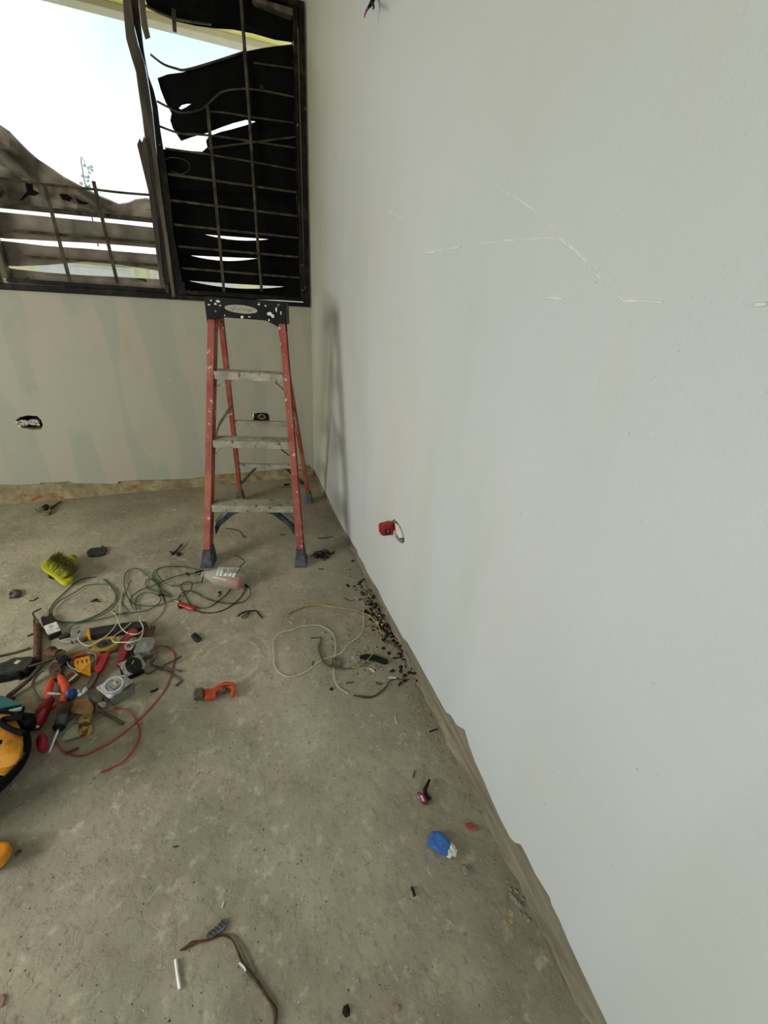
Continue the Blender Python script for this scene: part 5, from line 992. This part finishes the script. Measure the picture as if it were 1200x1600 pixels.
# ---- blue rag, stone, chips, maroon scrap
bl = T('blue_tape_roll', 690, 1322, 'crushed blue tape wad with a crumpled white end near the right wall', 'tape')
mb = MB(); random.seed(4)
lo_ = [[(668, 1322), (672, 1302), (688, 1300), (704, 1320), (700, 1339), (684, 1332)], 0], [[(668, 1318), (674, 1299), (688, 1298), (706, 1318), (699, 1338), (682, 1330)], .014], [[(671, 1318), (676, 1301), (686, 1300), (703, 1319), (697, 1334), (682, 1328)], .024]
mb.loft([[G(x, y, z) for x, y in l] for l, z in lo_]); build('roll', mb, mat('blue_tape', (44, 96, 170), (64, 120, 196), 40, .6, 0, .5, 90), bl, bevel=.003)
mb = MB()
for i, (x, y, z, r_) in enumerate(((700, 1331, .012, .012), (705, 1325, .014, .012), (708, 1331, .010, .011), (702, 1337, .006, .009), (710, 1335, .004, .007))): mb.rock(G(x, y, z), r_, .9)
build('white_end', mb, PAPER, bl)
mb = MB(); mb.loft([[G(x, y, z) for x, y in l] for l, z in (([(721, 1349), (727, 1350), (733, 1358), (734, 1366), (728, 1370), (723, 1362)], 0), ([(722, 1351), (727, 1352), (731, 1359), (732, 1365), (728, 1367), (724, 1361)], .008))]); build('stone_chip', mb, STONE, label='flat grey stone chip below the blue tape wad', cat='stone', bevel=.002)
slabo('pink_chip', [(725, 1286), (730, 1285), (740, 1289), (748, 1294), (745, 1297), (736, 1296), (728, 1291)], .006, 0, mat('pink_red_clay', (142, 62, 56), (164, 84, 72), 30, .8), label='pinkish red clay chip near the right wall above the blue wad', cat='chip')
ms = T('maroon_scrap', 663, 1238, 'melted black and maroon plastic scrap above the blue wad', 'scrap')
MAR = mat('maroon_melt', (96, 22, 38), (130, 36, 52), 60, .3)
mb = MB(); mb.tube(P3([(671, 1218, .008), (667, 1228, .012), (664, 1235, .012), (668, 1244, .008)], .01), [.003, .005, .006, .004], 7); build('black_stub', mb, CHARC, ms, smooth=True)
mb = MB(); mb.tube(P3([(652, 1240, .006), (659, 1243, .010), (664, 1251, .009), (668, 1257, .005)], .01), [.003, .007, .007, .003], 7); mb.rock(G(656, 1243, .002), .009, .9); mb.rock(G(663, 1254, .002), .009, .9); build('melted_body', mb, MAR, ms); mb = MB(); mb.rock(G(669, 1247, .002), .010, .9); build('lump', mb, CHARC, ms)
rod('green_sliver', [(648, 1204), (645, 1216)], .0018, GREEN, label='tiny green plastic sliver above the maroon scrap', cat='sliver')
rod('dark_sliver', [(643, 1386), (646, 1392), (648, 1400)], .003, CHARC, label='tiny dark sliver on the near floor below the blue wad', cat='sliver')
# ---- near-left burnt wire, ribbon, sticks
nb = T('burnt_cable', 370, 1500, 'burnt brown cable bending down to the bottom edge of the floor', 'cable')
BRC = mat('burnt_brown_cable', (64, 36, 26), (96, 60, 46), 30, .8)
mb = MB(); mb.tube(P3([(281, 1485), (290, 1481), (300, 1474), (310, 1471), (325, 1469), (338, 1463), (350, 1461)], .004), [.001, .0035, .0045, .0025, .002, .002, .002], 7); build('melted_end', mb, BRC, nb, smooth=True)
mb = MB(); mb.tube(P3([(350, 1461), (362, 1468), (370, 1482), (377, 1500), (388, 1518), (402, 1534), (414, 1552), (424, 1567), (430, 1580), (430, 1600), (431, 1620)], .004), [.002, .0016, .002, .0024, .0034, .003, .0028, .0028, .005, .0028, .0028], 7); build('strand', mb, mat('dark_burnt_cable', (58, 44, 34), (86, 68, 54), 40, .8), nb, smooth=True)
mb = MB(); mb.tube(P3([(350, 1459), (364, 1463), (375, 1474), (384, 1490), (392, 1508), (398, 1520)], .003), .0013, 6); build('second_strand', mb, mat('pale_burnt_strand', (118, 100, 80), (138, 120, 98)), nb, smooth=True)
rod('bare_end', [(374, 1504), (381, 1511), (384, 1517)], .002, WHT, nb, z0=.007, smooth=True)
rib = T('grey_ribbon', 340, 1450, 'crinkled dark grey ribbon beside the bend of the burnt cable', 'ribbon')
slabo('strip', [(322, 1462), (326, 1456), (340, 1447), (347, 1436), (352, 1434), (355, 1444), (348, 1454), (340, 1459), (328, 1466)], .006, .001, mat('crinkled_grey', (66, 70, 74), (96, 98, 100), 60, .6), rib, bevel=.001)
for i in range(5): x = 328+i*5; y = 1458-i*4.4; rod('crease', [(x-2, y-1), (x+5, y+4)], .0012, DKGREY, rib, z0=.0055)
rod('white_stick', [(274.5, 1499), (277, 1520), (281, 1545)], .0034, WHT, label='flat cream wooden stick below the melted cable end', cat='stick', k=5)
rod('white_sliver', [(350, 1409), (347, 1418)], .0016, PAPER, label='tiny white sliver above the grey ribbon', cat='sliver')
mb = MB(); mb.rock(G(541, 1580, 0), .009, .8); build('dark_nut', mb, CHARC, label='small dark lump near the bottom edge of the floor', cat='lump')
slabo('pink_flake', [(611, 1572), (620, 1568), (625, 1573), (621, 1581), (613, 1583)], .003, 0, mat('pale_clay', (150, 118, 98), (166, 134, 112)), label='pale pinkish flake near the bottom edge of the floor', cat='flake')
slabo('brown_flake', [(-3, 1556), (5, 1552), (8, 1560), (3, 1572), (-3, 1574)], .004, 0, mat('brown_flake', (140, 112, 90)), label='brown flake at the bottom left edge of the floor', cat='flake')
mb = MB(); mb.rock(G(28, 1333, 0), .008, .8); build('brown_nub', mb, RUST, label='small brown nub right of the amber tool end', cat='lump')
for (x, y, k_) in ((797, 1428, 'farthest'), (799, 1440, 'middle'), (788, 1442, 'nearest')):
    mb = MB(); mb.rock(G(x, y, -.001), .008, .2); build('plaster_dab', mb, mat('cream_plaster', (158, 138, 100), (180, 160, 124)), label=k_+' of three cream plaster dabs stuck to the floor near the right wall', cat='dab', group='cream plaster dabs near the right wall')
slabo('tan_patch', [(268, 1323), (276, 1320), (279, 1323), (272, 1325)], .002, 0, GREEN, label='tiny green flake in the middle of the near floor', cat='flake')

for m_ in bpy.data.materials:
    if any(k in m_.name for k in ('black', 'burnt', 'charcoal', 'dark', 'gusset', 'bar', 'foot')) and m_.node_tree:
        m_.node_tree.nodes['Principled BSDF'].inputs['Specular IOR Level'].default_value = .18
